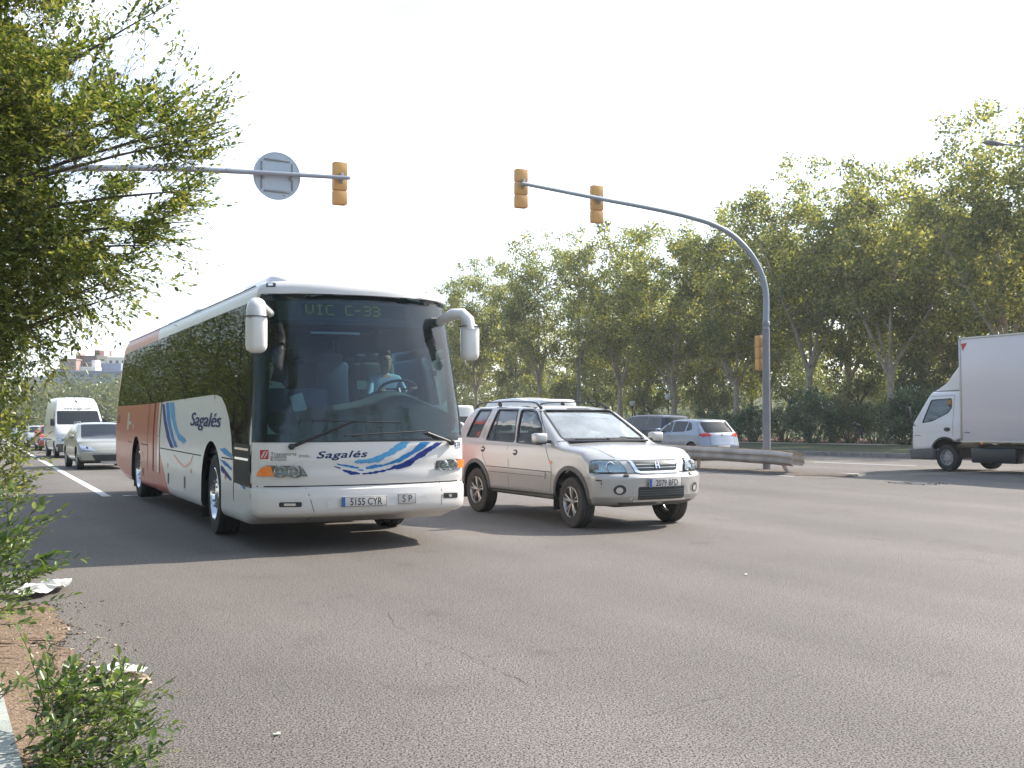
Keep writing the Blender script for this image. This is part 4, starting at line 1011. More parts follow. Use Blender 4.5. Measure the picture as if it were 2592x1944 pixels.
tips = [(492, 8, 8.2), (330, 100, 8.4), (622, 308, 8.0), (600, 345, 7.8), (590, 482, 8.0), (552, 560, 8.2), (500, 620, 8.1), (430, 725, 8.3), (395, 690, 8.0), (265, 850, 8.4), (205, 20, 8.6), (110, -40, 8.5), (20, -60, 8.3), (385, 205, 8.2), (520, 250, 8.1), (300, 780, 8.5), (110, 950, 8.0), (100, 1060, 8.2), (425, 235, 8.3), (-400, 200, 8), (-350, 700, 9), (-500, -200, 9)]
fork = base + Vector((.15, .1, 2.3))
for (u, v, Y) in tips:
    e = pxd(u - 60 if u > 100 else u, v, Y); a = fork if v < 650 else (base + Vector((.1, .05, 1.3))); Y = Y; c = a.lerp(e, .5) + Vector((0, 0, .25 if v < 500 else .1))
    P = [a.lerp(c, q).lerp(c.lerp(e, q), q) for q in np.linspace(0, 1, 9)]
    wood.tube(P, list(np.linspace(.03, .003, 9)), 5)
wood.build('trunk', elm).matrix_parent_inverse = Matrix.Translation(-elm.location)
tw = Twigs(); core = pxd(60, 560, 8.6)
for (u, v, Y) in tips:                                   # protruding shoots
    e = pxd(u - 38, v, Y); d = np.array(e - core); d /= np.linalg.norm(d)
    for k in range(4):
        st = np.array(e) - d * (.75 - .12 * k) + g.normal(size=3) * .10; tw.shoot(st, d + g.normal(size=3) * .10 + np.array([0, 0, .1]), .80 - .13 * k, 24 - 3 * k, .048, g, .0, .0028, sub=5, start=.0)
def dens(u, v):                                          # thinner toward the rim, open pockets inside
    dx = 0
    for (pu, pv_, r) in ((350, 150, 62), (425, 190, 42), (290, 110, 42), (480, 200, 40), (215, 475, 42), (170, 505, 38), (300, 400, 48), (250, 330, 34), (400, 480, 44), (160, 250, 36), (330, 520, 36), (200, 180, 34), (300, 610, 30), (260, 560, 30), (370, 330, 30), (120, 90, 40), (60, 30, 45), (120, 425, 24), (170, 418, 26), (220, 415, 28), (270, 418, 28), (320, 421, 28), (370, 424, 28), (420, 425, 28), (470, 426, 26), (515, 428, 26), (90, 440, 22)):
        if (u - pu) ** 2 + (v - pv_) ** 2 < r * r: return .08
    return 1
rim = [(120, -60), (190, 40), (345, 225), (420, 235), (490, 262), (530, 300), (550, 350), (545, 420), (530, 490), (510, 545), (460, 590), (410, 640), (360, 690), (310, 715), (260, 735), (215, 795), (150, 850), (90, 900)]
for i in range(150):
    q = g.uniform(0, len(rim) - 1.001); k = int(q); u = rim[k][0] + (rim[k + 1][0] - rim[k][0]) * (q - k) - g.uniform(55, 130); v = rim[k][1] + (rim[k + 1][1] - rim[k][1]) * (q - k) + g.uniform(-15, 30)
    p = np.array(pxd(u, v, g.uniform(7.6, 8.8))); d = p - np.array(core); d = d / np.linalg.norm(d) + np.array([.15, 0, .35 if v < 600 else .05]) + g.normal(size=3) * .22
    L = g.uniform(.3, .62); tw.shoot(p, d, L, int(L * 30) + 2, .046, g, 0, .0024, sub=2, start=.0)
def shrink(u, v): return inside(crownpoly, u + 38, v) and inside(crownpoly, u + 20, v - 25) and inside(crownpoly, u + 20, v + 25)
cnt = 0
while cnt < 5200:
    u, v = g.uniform(-700, 570), g.uniform(-420, 1160)
    if u < -150 and g.random() < .72: continue
    if not shrink(u, v) or g.random() > dens(u, v): continue
    edge = not inside(crownpoly, u + 75, v + (20 if v > 400 else -40))
    if edge and g.random() < .45: continue
    if 1100 > v > 0 and u > 300 and g.random() < .25: continue
    Y = g.uniform(7.1, 9.6) if u < 330 else g.uniform(7.5, 8.9)
    p = np.array(pxd(u, v, Y)); d = p - np.array(core); d = d / (np.linalg.norm(d) + .3) + g.normal(size=3) * .5 + np.array([.12, 0, .12])
    L = g.uniform(.25, .5); tw.shoot(p - d / np.linalg.norm(d) * L * .6, d, L, int(L * 32) + 2, .050, g, -.01, .0018, sub=2 if u > -150 else 1); cnt += 1
# open pockets in the crown where the sky and the mast arm show through
C_ = np.array(tw.C); dz = C_[:, 1] * math.cos(PITCH) + (C_[:, 2] - CAM_H) * math.sin(PITCH)
U_ = 1296 + FPX * C_[:, 0] / dz; V_ = 972 - FPX * ((C_[:, 2] - CAM_H) * math.cos(PITCH) - C_[:, 1] * math.sin(PITCH)) / dz
keep = np.ones(len(C_)); keep[(U_ > 120) & (abs(V_ - 420) < 20)] = .22
for (pu, pv_, r, k) in ((350, 150, 58, .1), (425, 190, 38, .15), (215, 475, 44, .3), (170, 330, 30, .35), (300, 385, 44, .3), (250, 320, 30, .3), (400, 480, 42, .35), (160, 240, 32, .35), (330, 530, 34, .35), (200, 170, 30, .35), (300, 620, 32, .3), (370, 320, 28, .35), (470, 380, 30, .4), (120, 90, 40, .4), (60, 30, 45, .4), (230, 590, 26, .4), (240, 930, 60, .1), (190, 985, 50, .15)):
    keep[((U_ - pu) / 1.25) ** 2 + (V_ - pv_) ** 2 < r * r] = k
sel = np.nonzero(g.random(len(C_)) < keep)[0]
for nm in 'CAULW': setattr(tw, nm, [getattr(tw, nm)[i] for i in sel])
tw.build(elm, 'elm_leaf')
print('elm leaves', len(tw.C))
# basal shoots reaching over the dirt at the left edge
def shrub(label, basept, lst, leaf, seed, leafm, fill=0, poly=None, Yr=(5, 6)):
    g = np.random.default_rng(seed); th = empty('elm_shoots', basept, 0, label, 'shrub', 'leafy elm shoots at the left kerb'); tw = Twigs()
    for (u, v, Y, du, dv, L) in lst:
        e = pxd(u, v, Y); q = pxd(u - du, v - dv, Y - .1); d = np.array(e - q); d /= np.linalg.norm(d)
        tw.shoot(np.array(e) - d * L, d, L, int(L * 34) + 3, leaf, g, 0, .004, sub=3)
    k = 0
    while k < fill:
        us = [p[0] for p in poly]; vs_ = [p[1] for p in poly]; u, v = g.uniform(min(us), max(us)), g.uniform(min(vs_), max(vs_))
        if not inside(poly, u, v): continue
        Y = g.uniform(*Yr); gd = pxg(u, v).y if v > 1100 else 99; Y = min(Y, gd - .1)
        p = np.array(pxd(u, v, Y)); d = np.array([.65, -.1, .55]) + g.normal(size=3) * .45; L = g.uniform(.14, .3)
        tw.shoot(p, d, L, int(L * 36) + 2, leaf, g, 0, .003, sub=1); k += 1
    tw.build(th, leafm, 'foliage', 'stems'); return th
shrub('bright green elm shoots reaching over the road edge at middle left', gp(6.8, -.15, .14),
      [(178, 1298, 6.2, 90, -40, .5), (205, 1360, 6.0, 120, -45, .55), (150, 1418, 6.0, 110, -30, .45), (192, 1512, 5.8, 130, -25, .5), (120, 1300, 6.4, 80, -60, .4), (70, 1285, 6.3, 60, -50, .4), (110, 1370, 6.2, 90, -40, .4), (90, 1470, 6.0, 90, 30, .4), (60, 1555, 5.8, 60, 20, .3),
       (155, 1450, 5.9, 100, -20, .4), (40, 1400, 6, 80, -50, .4)], .055, 5, 'shoot_leaf', 70, [(-250, 1230), (40, 1290), (85, 1340), (95, 1400), (80, 1480), (20, 1590), (-250, 1640)], (5.6, 6.6))
shrub('leafy elm branch hanging across the far lane line at the left edge', gp(9.4, -.5, .14),
      [(125, 1238, 7.4, 90, -12, .5), (100, 1205, 7.5, 90, 6, .45), (75, 1150, 7.6, 60, 10, .4), (60, 1175, 7.4, 60, -20, .4), (50, 1120, 7.5, 50, 0, .4)], .045, 6, 'elm_leaf', 190, [(-250, 1020), (30, 1050), (52, 1110), (45, 1180), (75, 1225), (55, 1255), (-250, 1290)], (7, 8))
shrub('low elm sucker growing at the kerb in front of the cardboard', gp(4.9, .42, .01),
      [(440, 1738, 4.95, 120, -45, .42), (160, 1605, 5.0, 10, -120, .42), (390, 1915, 4.75, 120, 15, .4), (345, 1855, 4.8, 100, -20, .35), (230, 1720, 4.95, 60, -50, .3), (60, 1680, 4.95, 50, -70, .3), (110, 1670, 5.0, 10, -70, .3), (300, 1790, 4.8, 90, -10, .35), (200, 1800, 4.8, 80, -40, .3)],
      .047, 7, 'shoot_leaf', 120, [(60, 1790), (130, 1730), (200, 1760), (290, 1790), (330, 1850), (310, 1990), (50, 1990)], (4.3, 4.95))

# ================================================================== VEHICLES
def hit(fr, tree, u, v):
    """where a photo pixel's sight line meets the bodywork, in vehicle coordinates"""
    d = ray(u, v); o = Vector((0, 0, CAM_H)) - fr.o
    ol = Vector((o.dot(fr.F), o.dot(fr.L), o.z)); dl = Vector((d.dot(fr.F), d.dot(fr.L), d.z)).normalized()
    h = tree.ray_cast(ol, dl); return h[0]
def pyz(fr, tree, pts, k=None):
    out = []
    for p in pts:
        q = k(*p) if k else p; h = hit(fr, tree, *q)
        if h is not None: out.append((h.y, h.z))
    return out
def pxz(fr, tree, pts, k=None):
    out = []
    for p in pts:
        q = k(*p) if k else p; h = hit(fr, tree, *q)
        if h is not None: out.append((h.x, h.z))
    return out
def ragged(poly, amp, seed, n=6):
    r_ = random.Random(seed); out = []
    for i in range(len(poly)):
        a, b = Vector(poly[i]), Vector(poly[(i + 1) % len(poly)]); d = b - a
        if d.length < 1e-5: continue
        m = Vector((-d.y, d.x)).normalized(); k = max(1, min(n, int(d.length / .02)))
        for j in range(k): out.append(tuple(a + d * (j / k) + m * (r_.uniform(-amp, amp) if 0 < j else 0)))
    return out
def deckit(tree, parent):
    def D(name, polys, frame, m, off=.003, step=.08, **kw): return decal(name, tree, polys, frame, m, parent, off, step, **kw)
    return D
def rect(a0, b0, a1, b1, r=0):
    p = [(a0, b0), (a1, b0), (a1, b1), (a0, b1)]; return rpoly(p, r) if r else p
def lin(a, b, w):
    a, b = Vector(a), Vector(b); n = (b - a).normalized(); n = Vector((-n.y, n.x)) * w / 2; return [tuple(a + n), tuple(a - n), tuple(b - n), tuple(b + n)]
def circ(c, r, n=18, sx=1): return [(c[0] + r * sx * math.cos(2 * PI * k / n), c[1] + r * math.sin(2 * PI * k / n)) for k in range(n)]

# ------------------------------------------------------------------ the coach
BX, BY, BA = -1.554, 12.233, R(26.6)
BF = Frame(BX, BY, BA - PI / 2)
bus = empty('bus', (BX, BY, 0), BF.th, 'white and red long-distance bus with blue brush strokes, waiting at the stop line', 'bus')
def bus_warp(x, y, z):
    zb = interp([(-12, .42), (-10.5, .26), (-9.8, .24), (-.6, .27), (-.2, .37), (0, .38)], x)
    zt = interp([(-12, 2.80), (-11.3, 2.90), (-.7, 2.97), (-.3, 2.975), (0, 2.95)], x) + .05 * (1 - (y / 1.25) ** 2)
    zz = zb + z * (zt - zb) / 2.95
    w = interp([(0, 1.0), (1.15, 1.0), (2.0, .955), (2.8, .905), (3, .885)], zz)
    yy = y * w
    kf = interp([(-12, 0), (-1.3, 0), (0, 1)], x)                     # only the nose is shaped
    nose = -interp([(0, .27), (1.2, .27), (2.8, .37)], zz) * (abs(y) / 1.25) ** 2.5
    rake = interp([(0, -.06), (.3, -.02), (.42, .04), (.60, .055), (.695, .04), (.71, -.02), (.735, -.02), (.76, 0), (.86, .006), (.87, .0), (.97, .0), (.98, .008), (1.19, 0), (1.6, -.04), (2.2, -.13), (2.80, -.25), (2.815, -.17), (2.90, -.18), (3.03, -.27)], zz)
    kr = interp([(-12, 1), (-11, 0), (0, 0)], x)
    xx = x + kf * (nose + rake) + kr * (.12 * (abs(y) / 1.25) ** 3 + interp([(0, .55), (.45, .12), (1.2, .0), (2.2, .12), (3, .55)], zz))
    return Vector((xx, yy, zz))
XS = sorted(set([-12 + k for k in (0, .03, .07, .12)] + list(np.linspace(-11.7, -1.5, 44)) + list(np.linspace(-1.45, -.14, 18)) + [-.12, -.09, -.05, -.02, 0]))
ZL = [0, .03, .07] + list(np.linspace(.12, 2.83, 74)) + [2.88, 2.92, 2.95]
_al = axis_list
def axis_list(a, b, r, n):
    if abs(b - 2.95) < 1e-6: return ZL
    return _al(a, b, r, n)
skin = warped_box(-12, 0, 1.25, 2.95, .12, 0, 34, 0, bus_warp, 'body', 'coach_paint', xs=XS)
axis_list = _al
BT = bvh_of(skin)
WS = rpoly([(-1.12, 1.27), (1.15, 1.27), (1.03, 2.79), (-1.00, 2.79)], [.22, .22, .10, .10], 6)
LW = [rect(-11.3, 1.72, -9.3, 2.6, .08), rect(-9.2, 1.72, -7.2, 2.62, .08), rect(-7.1, 1.72, -5.1, 2.62, .08), rect(-5.0, 1.72, -3.0, 2.64, .08), rpoly([(-2.9, 1.72), (-1.7, 1.72), (-1.6, 1.5), (-.62, 1.45), (-.62, 2.64), (-2.9, 2.64)], .08)]
def arch(cx, hw, top, zb=-.3, n=14):
    """wheel-arch outline: straight sides below, round above"""
    p = [(cx - hw, zb), (cx - hw, top - hw * .95)]
    for k in range(n + 1): q = PI - PI * k / n; p.append((cx + hw * math.cos(q), top - hw * .95 + hw * .95 * math.sin(q)))
    return p[:2] + p[2:] + [(cx + hw, zb)]
ct = MB().use('interior'); ct.prism(WS, 'x', -.9, 1.0)
for w in LW: ct.prism(w, 'y', 1.05, 1.6)
ct.use('black_plastic')
for sgn in (-1, 1):
    a_, b_ = (-1.6, -.72) if sgn < 0 else (.72, 1.6)
    ct.prism(arch(-2.45, .615, 1.16), 'y', a_, b_); ct.prism(arch(-8.95, .56, 1.08), 'y', a_, b_)
bme = cut(shell(skin, .045), ct, 'body'); link('body', bme, bus)
D = deckit(BT, bus)
# windscreen with its black surround
D('windscreen_surround', [[(-1.235, 1.195), (-1.11, 1.195), (-.99, 2.83), (-1.10, 2.83)], [(1.14, 1.22), (1.235, 1.22), (1.10, 2.81), (1.02, 2.81)], [(-1.11, 1.195), (1.14, 1.195), (1.14, 1.285), (-1.11, 1.285)], [(-.995, 2.78), (1.025, 2.78), (1.025, 2.83), (-.995, 2.83)]], 'F', 'sign_black', .004, .06)
ws = D('windscreen', [rpoly([(-1.23, 1.2), (1.23, 1.225), (1.09, 2.815), (-1.09, 2.825)], .06, 3)], 'F', 'bus_glass', .010, .05)
c6 = lambda x, y: (640 + x * .2532, 1060 + y * .2532)
c2 = lambda x, y: (580 + x * .422, 660 + y * .422)
c1 = lambda x, y: (260 + x * .4219, 660 + y * .4219)
c7 = lambda x, y: (280 + x * .217, 980 + y * .217)
FY = lambda pts, k=c6: pyz(BF, BT, pts, k)
SX = lambda pts, k=c7: pxz(BF, BT, pts, k)
# destination sign behind the glass
sg = D('destination_sign', [rect(-1.05, 2.50, 1.05, 2.80)], 'F', 'sign_black', -.03, .06)
decal('sign_window', BT, [rect(-.95, 2.545, .58, 2.765, .03)], 'F', 'dash', sg, -.024, .06)
decal('sign_display', BT, [rect(-.70, 2.585, .50, 2.735)], 'F', 'black_plastic', sg, -.020, .06)
G5 = {'V': '10001 10001 10001 10001 10001 01010 00100', 'I': '01110 00100 00100 00100 00100 00100 01110', 'C': '01111 10000 10000 10000 10000 10000 01111', '-': '00000 00000 00000 11110 00000 00000 00000', '3': '11110 00001 00001 01110 00001 00001 11110', ' ': '00000 ' * 7}
bm = bmesh.new(); px_, pz_ = .0178, .0168
for ci, ch in enumerate('VIC C-33'):
    for ri, row_ in enumerate(G5[ch].split()[:7]):
        for k, c in enumerate(row_):
            if c == '1':
                x = -.66 + ci * .108 + k * px_; z = 2.718 - ri * pz_
                bm.faces.new([bm.verts.new((x + a * px_ * .8, z + b * pz_ * .78, 0)) for a, b in ((0, 0), (1, 0), (1, -1), (0, -1))])
decal('sign_letters', BT, None, 'F', 'led', sg, -.012, 5, bm=bm)
# front lettering and brush strokes
q = FY([(625, 395), (1142, 380)])
for k, (dx, dy) in enumerate(((0, 0), (.006, .001), (.003, -.003))):       # three overlaid passes make the bold face
    tb = text_bm('Sagalés', .105, (0, 0), shear=.28, space=1.05); wx = max(v.co.x for v in tb.verts)
    for v in tb.verts:
        f = v.co.x / wx; v.co.x = q[0][0] + (q[1][0] - q[0][0]) * f + dx; v.co.y = q[0][1] + (q[1][1] - q[0][1]) * f + v.co.y + dy
    o_ = decal('company_lettering', BT, None, 'F', 'logo_navy', bus if k == 0 else o_0, .003 + .0006 * k, .1, bm=tb)
    if k == 0: o_0 = o_
    else: o_.name = 'bold_stroke'
q = FY([(2012, 298)])[0]
decal('fleet_number', BT, None, 'F', 'logo_navy', bus, .003, .05, bm=text_bm('439', .115, q, sx=.62))
D('brush_stroke', [ragged(FY(p), .006, i, 8) for i, p in enumerate([[(1010, 430), (1060, 408), (1150, 405), (1250, 370), (1340, 330), (1400, 290), (1440, 255), (1480, 232), (1575, 232), (1540, 260), (1530, 290), (1450, 320), (1420, 350), (1340, 380), (1270, 430), (1200, 440), (1100, 445), (1030, 445)]])], 'F', 'swoosh_sky')
D('brush_stroke', [ragged(FY(p), .005, i + 4, 8) for i, p in enumerate([[(1130, 480), (1220, 455), (1300, 460), (1350, 440), (1440, 400), (1530, 350), (1600, 310), (1650, 260), (1680, 232), (1785, 232), (1740, 260), (1700, 300), (1620, 340), (1560, 380), (1480, 430), (1400, 450), (1300, 475), (1200, 500), (1130, 505)], [(835, 445), (880, 455), (960, 465), (1060, 482), (1060, 497), (1000, 492), (920, 478), (850, 462)], [(1055, 505), (1110, 510), (1100, 522), (1050, 515)]])], 'F', 'swoosh_blue')
D('brush_stroke', [ragged(FY(p), .005, i + 9, 8) for i, p in enumerate([[(1090, 545), (1250, 520), (1370, 495), (1400, 470), (1500, 440), (1590, 390), (1650, 345), (1720, 300), (1780, 270), (1830, 238), (1905, 232), (1880, 250), (1830, 290), (1760, 330), (1720, 375), (1620, 420), (1580, 470), (1480, 500), (1400, 505), (1280, 535), (1170, 555), (1095, 556)], [(895, 505), (960, 515), (1075, 545), (1060, 557), (980, 562), (960, 550), (900, 520)], [(810, 470), (880, 492), (875, 502), (815, 480)]])], 'F', 'swoosh_navy')
rs_ = D('transport_logo', [FY([(72, 312), (158, 312), (158, 403), (72, 403)])], 'F', 'logo_red')
decal('logo_strokes', BT, [FY(p) for p in ([(80, 385), (108, 340), (100, 338), (128, 322), (132, 330), (112, 345), (120, 348), (90, 392)], [(108, 390), (135, 348), (128, 345), (150, 326), (153, 334), (140, 346), (146, 352), (118, 395)])], 'F', 'plate_white', rs_, .005, .05)
for s_, y0, sz in (('Transports', 368, .052), ('públics', 397, .052), ('de Catalunya', 420, .032)):
    q = FY([(176, y0)])[0]; decal('logo_caption', BT, None, 'F', 'ink', rs_, .003, .1, bm=text_bm(s_, sz, q, sx=1.12 if sz > .04 else .95))
for y0, sx0 in ((372, 460), (386, 460)):
    q = FY([(sx0, y0)])[0]; decal('small_lettering', BT, None, 'F', 'grey_plastic', rs_, .003, .1, bm=text_bm('Generalitat' if y0 < 380 else 'de Catalunya', .022, q))
# lamps
for nm, poly, amb, cs in (('headlight', [(45, 575), (55, 535), (90, 490), (140, 467), (470, 472), (505, 500), (550, 575), (490, 572), (445, 590), (390, 586), (350, 570), (300, 586), (250, 588), (212, 572)], [(48, 572), (58, 536), (92, 492), (140, 470), (188, 470), (192, 500), (212, 570)], [(265, 525), (405, 525)]),
                      ('headlight', [(1840, 512), (1852, 422), (1900, 412), (2060, 396), (2105, 402), (2122, 470), (2105, 490), (2055, 496), (1990, 516), (1950, 506), (1900, 520)], [(2068, 398), (2104, 404), (2120, 468), (2104, 488), (2072, 492)], [(1900, 465), (1992, 458)])):
    P_, A_ = FY(poly), FY(amb)
    if poly[0][0] > 1000: P_ = rpoly([(.80, .865), (1.0, .858), (1.19, .872), (1.225, .92), (1.20, .975), (1.0, .978), (.81, .965)][::1], .012, 3); A_ = [(1.09, .868), (1.19, .876), (1.222, .92), (1.198, .972), (1.09, .974)]
    h = D(nm, [P_], 'F', 'dark_trim', .004, .03)
    decal('indicator_lens', BT, [A_], 'F', 'amber', h, .029, .03)
    for c in cs:
        p = FY([c])[0]; x = BT.ray_cast(Vector((5, p[0], p[1])), Vector((-1, 0, 0)))[0].x
        for prof, m in (([(.062, .010), (.058, .014), (.045, -.004), (.02, -.016), (.001, -.018)], 'reflector'), ([(.02, -.01), (.016, .004), (.001, .008)], 'white_paint')):
            MB().use(m).lathe(prof, 'x', c=(x + .012, p[0], p[1]), n=24).build('lamp_bowl', h)
    decal('lens_cover', BT, [P_], 'F', 'car_glass', h, .026, .03)
for r_ in ((262, 832, 490, 884), (1905, 738, 2045, 792)):
    f = D('fog_light', [rpoly(FY([(r_[0], r_[3]), (r_[2], r_[3] - 3), (r_[2], r_[1]), (r_[0], r_[1] + 3)]), .018)], 'F', 'sign_black', .004, .04)
    decal('fog_lens', BT, [rpoly(FY([(r_[0] + 50, r_[3] - 14), (r_[2] - 60, r_[3] - 14), (r_[2] - 60, r_[1] + 14), (r_[0] + 50, r_[1] + 14)]), .01)], 'F', 'reflector', f, .008, .04)
for r_ in (((220, 158), (280, 158), (280, 133), (220, 133)), ((1125, 205), (1185, 207), (1185, 186), (1125, 182))):
    p = FY(r_, c2)
    if len(p) == 4: f = D('roof_marker', [rpoly(p, .015)], 'F', 'sign_black', .004, .04); decal('marker_lens', BT, [[(a * .5 + (p[0][0] + p[1][0]) / 4, b * .5 + (p[0][1] + p[2][1]) / 4) for a, b in p]], 'F', 'reflector', f, .007, .04)
# panel gaps
D('panel_gap', [rect(-1.26, .715, 1.24, .728)], 'F', 'seam', .0025)
D('panel_gap', [lin(*FY([(525, 690), (535, 1015)]), .006)], 'F', 'seam', .0025); D('panel_gap', [lin(*FY([(1862, 628), (1885, 700)]), .006), lin(*FY([(1885, 700), (1882, 860)]), .006)], 'F', 'seam', .0025)
# plates
def onfront(y, z): return BT.ray_cast(Vector((5, y, z)), Vector((-1, 0, 0)))[0].x
p = FY([(875, 832), (1333, 812)]); yc = (p[0][0] + p[1][0]) / 2; zc = (p[0][1] + p[1][1]) / 2
plate(bus, (onfront(yc, zc) + .018, yc, zc), '5155 CYR', 0)
p = FY([(1440, 800), (1628, 790)]); yc = (p[0][0] + p[1][0]) / 2; zc = (p[0][1] + p[1][1]) / 2
o = MB().use('plate_white').rbox((0, 0, 0), (.01, .21, .115), .012).build('service_plate', bus, loc=(onfront(yc, zc) + .018, yc, zc), rot=(0, 0, -.06))
bm = text_bm('S P', .105, (0, 0), align='CENTER', sx=.9)
for v in bm.verts: v.co = Vector((.0065, v.co.x, v.co.y - .036))
me = bpy.data.meshes.new('plate_letters'); bm.to_mesh(me); bm.free(); me.materials.append(MATS['ink']); link('plate_letters', me, o)
b = MB().use('ink')
for z in (-1, 1): b.box((.0062, 0, z * .053), (.002, .2, .003))
for y in (-1, 1): b.box((.0062, y * .1, 0), (.002, .003, .106))
b.build('plate_border', o)
D('bumper_recess', [rpoly([(-.50, .475), (.62, .50), (.66, .56), (.60, .615), (-.44, .62), (-.52, .55)], .04)], 'F', 'white_paint', .004)
# side: glazing, doors, gaps
SG = [(-11.72, 1.62), (-7.62, 1.65), (-6.36, 1.67), (-2.75, 1.735), (-2.3, 1.735), (-2.0, 1.70), (-1.75, 1.60), (-1.5, 1.44), (-1.32, 1.24), (-1.22, 1.0), (-1.18, .72), (-.34, .70), (-.33, 1.2), (-.47, 2.0), (-.66, 2.75), (-.9, 2.765), (-7.6, 2.70), (-11.2, 2.64), (-11.42, 2.5)]
gs = D('side_glazing', [SG], 'R', 'bus_side_glass', .004, .25, sm=80)
D('corner_glazing', [[(-.34, 1.2), (-.22, 1.2), (-.34, 2.0), (-.50, 2.76), (-.67, 2.75), (-.475, 2.0)]], 'R', 'sign_black', .004, .05, sm=80)
for x in (-9.7, -7.62, -7.02, -6.38, -4.4, -2.4, -1.16):
    decal('glazing_joint', BT, [rect(x - .012, 1.68 if x < -2 else 1.2, x + .012, 2.68)], 'R', 'seam', gs, .006, .3)
dg = SX
D('panel_gap', [rect(-9.95, .955, -9.52, .97), rect(-8.38, .955, -7.66, .97), rect(-6.34, .945, -3.08, .96), rect(-1.82, .97, -1.17, .985)], 'R', 'seam', .0025, .3)
D('middle_door', [rect(-7.63, .27, -7.60, 1.66), rect(-7.06, .27, -6.98, 1.66), rect(-6.41, .27, -6.375, 1.68)], 'R', 'seam', .003, .3)
D('front_door', [lin((-1.17, .34), (-1.17, 1.2), .022), lin((-.36, .38), (-.34, .74), .012)], 'R', 'seam', .003, .3)
D('door_trim', [rect(-6.62, .27, -6.45, 1.66)], 'R', 'box_white', .0025, .3)
D('entrance_door', [rect(-1.16, .725, -.36, 1.17)], 'R', 'door_black', .0055, .2)
D('step_trim', [rect(-1.1, 1.10, -.45, 1.125), rect(-1.1, .99, -.45, 1.015)], 'R', 'reflector', .007, .3)
D('locker_catch', [rect(-5.60, .44, -5.50, .60, .01)], 'R', 'black_plastic', .005, .3); D('locker_catch', [rect(-4.27, .46, -4.17, .62, .01)], 'R', 'black_plastic', .005, .3); D('locker_catch', [rect(-8.15, .42, -8.06, .56, .01)], 'R', 'black_plastic', .005, .3)
for x, z, m in ((-5.62, .72, 'amber'), (-3.75, .72, 'amber'), (-1.62, .76, 'amber'), (-9.75, .70, 'amber'), (-8.2, .80, 'amber')):
    D('side_marker', [circ((x, z), .035)], 'R', m, .008)
D('brush_stroke', [ragged(p, .008, 31, 8) for p in [SX([(600, 190), (630, 200), (650, 380), (700, 600), (740, 705), (700, 705), (660, 600), (625, 420)])]], 'R', 'swoosh_navy', .003, .25)
D('brush_stroke', [ragged(p, .008, 32, 8) for p in [SX([(645, 180), (680, 180), (700, 400), (740, 590), (790, 708), (750, 700), (700, 560), (660, 380)])]], 'R', 'swoosh_blue', .003, .25)
D('brush_stroke', [ragged(p, .008, 33, 8) for p in [SX([(690, 180), (740, 180), (760, 400), (800, 540), (890, 620), (850, 660), (790, 610), (740, 480), (705, 350)])]], 'R', 'swoosh_sky', .003, .25)
for k, (pl, m) in enumerate([([(1275, 720), (1330, 705), (1415, 780), (1415, 830), (1330, 785)], 'swoosh_sky'), ([(1285, 905), (1310, 925), (1412, 1070), (1405, 1095), (1290, 975)], 'swoosh_navy'), ([(1275, 840), (1330, 860), (1412, 940), (1412, 975), (1320, 900)], 'swoosh_blue'), ([(1450, 1000), (1580, 1180), (1562, 1195), (1445, 1060)], 'swoosh_blue')]):
    p = SX(pl)
    if len(p) > 3: D('brush_stroke', [ragged(p, .005, 40 + k, 5)], 'R', m, .003, .25)
zz = SX([(740, 790), (790, 860), (850, 925), (880, 925), (930, 880), (962, 800)]); D('thin_stroke', [ragged(lin(a, b, .03), .004, i, 4) for i, (a, b) in enumerate(zip(zz, zz[1:]))], 'R', 'logo_red', .003, .25)
for k, dx in enumerate((0, .018, .034)):
    tb = text_bm('Sagalés', .27, (0, 0), shear=.22); wx = max(v.co.x for v in tb.verts)
    for v in tb.verts: v.co = Vector((-3.94 + v.co.x / wx * 1.98 + dx, 1.335 + v.co.y * .95, 0))
    o_ = decal('company_lettering', BT, None, 'R', 'logo_navy', bus if k == 0 else o_0, .005 + .0006 * k, .06, bm=tb)
    if k == 0: o_0 = o_
    else: o_.name = 'bold_stroke'
D('faded_emblem', [rect(-10.15, 1.18, -9.95, 1.50), rect(-9.95, 1.28, -9.65, 1.34), rect(-9.4, 1.2, -9.3, 1.3)], 'R', 'box_white', .003, .3)
D('engine_grille', [rect(-11.6, 1.3 + .03 * k, -11.2, 1.315 + .03 * k) for k in range(5)], 'R', 'seam', .003, .3)
# wheels
for x, y in ((-2.40, -1), (-2.40, 1)): wheel(bus, x, y * 1.08, .50, .29, .33, 'bus', R(-3), y, 'black_rubber')
for x, y in ((-8.9, -1), (-8.9, 1)): wheel(bus, x, y * 1.02, .49, .40, .33, 'bus', 0, y, 'black_rubber')
MB().use('black_plastic').rbox((-5.8, 0, .48), (4.6, 2.3, .30), .05).rbox((-10.6, 0, .55), (1.6, 2.1, .3), .05).rbox((-1.0, 0, .5), (.9, 2.0, .2), .05).build('underbody', bus)
for fx, fy in ((-3.12, -1.08), (-3.12, 1.08), (-9.62, -1.04), (-9.62, 1.04)): MB().use('black_rubber').box((fx, fy, .32), (.02, .30, .34)).build('mud_flap', bus)
# left windows and rear
for w in LW: D('side_window', [[(a, b) for a, b in w]], 'L', 'tint_glass' if w[0][0] < -3.0 else 'car_glass', -.006, .25)
D('rear_window', [rect(-.95, 1.5, .95, 2.5, .12)], 'B', 'tint_glass', .004, .2)
for s in (-1, 1): D('tail_lamp', [rect(s * 1.05 - .07, .75, s * 1.05 + .07, 1.25, .03)], 'B', 'red_lens', .01, .1)
plate(bus, (-11.97, 0, .8), None, PI)
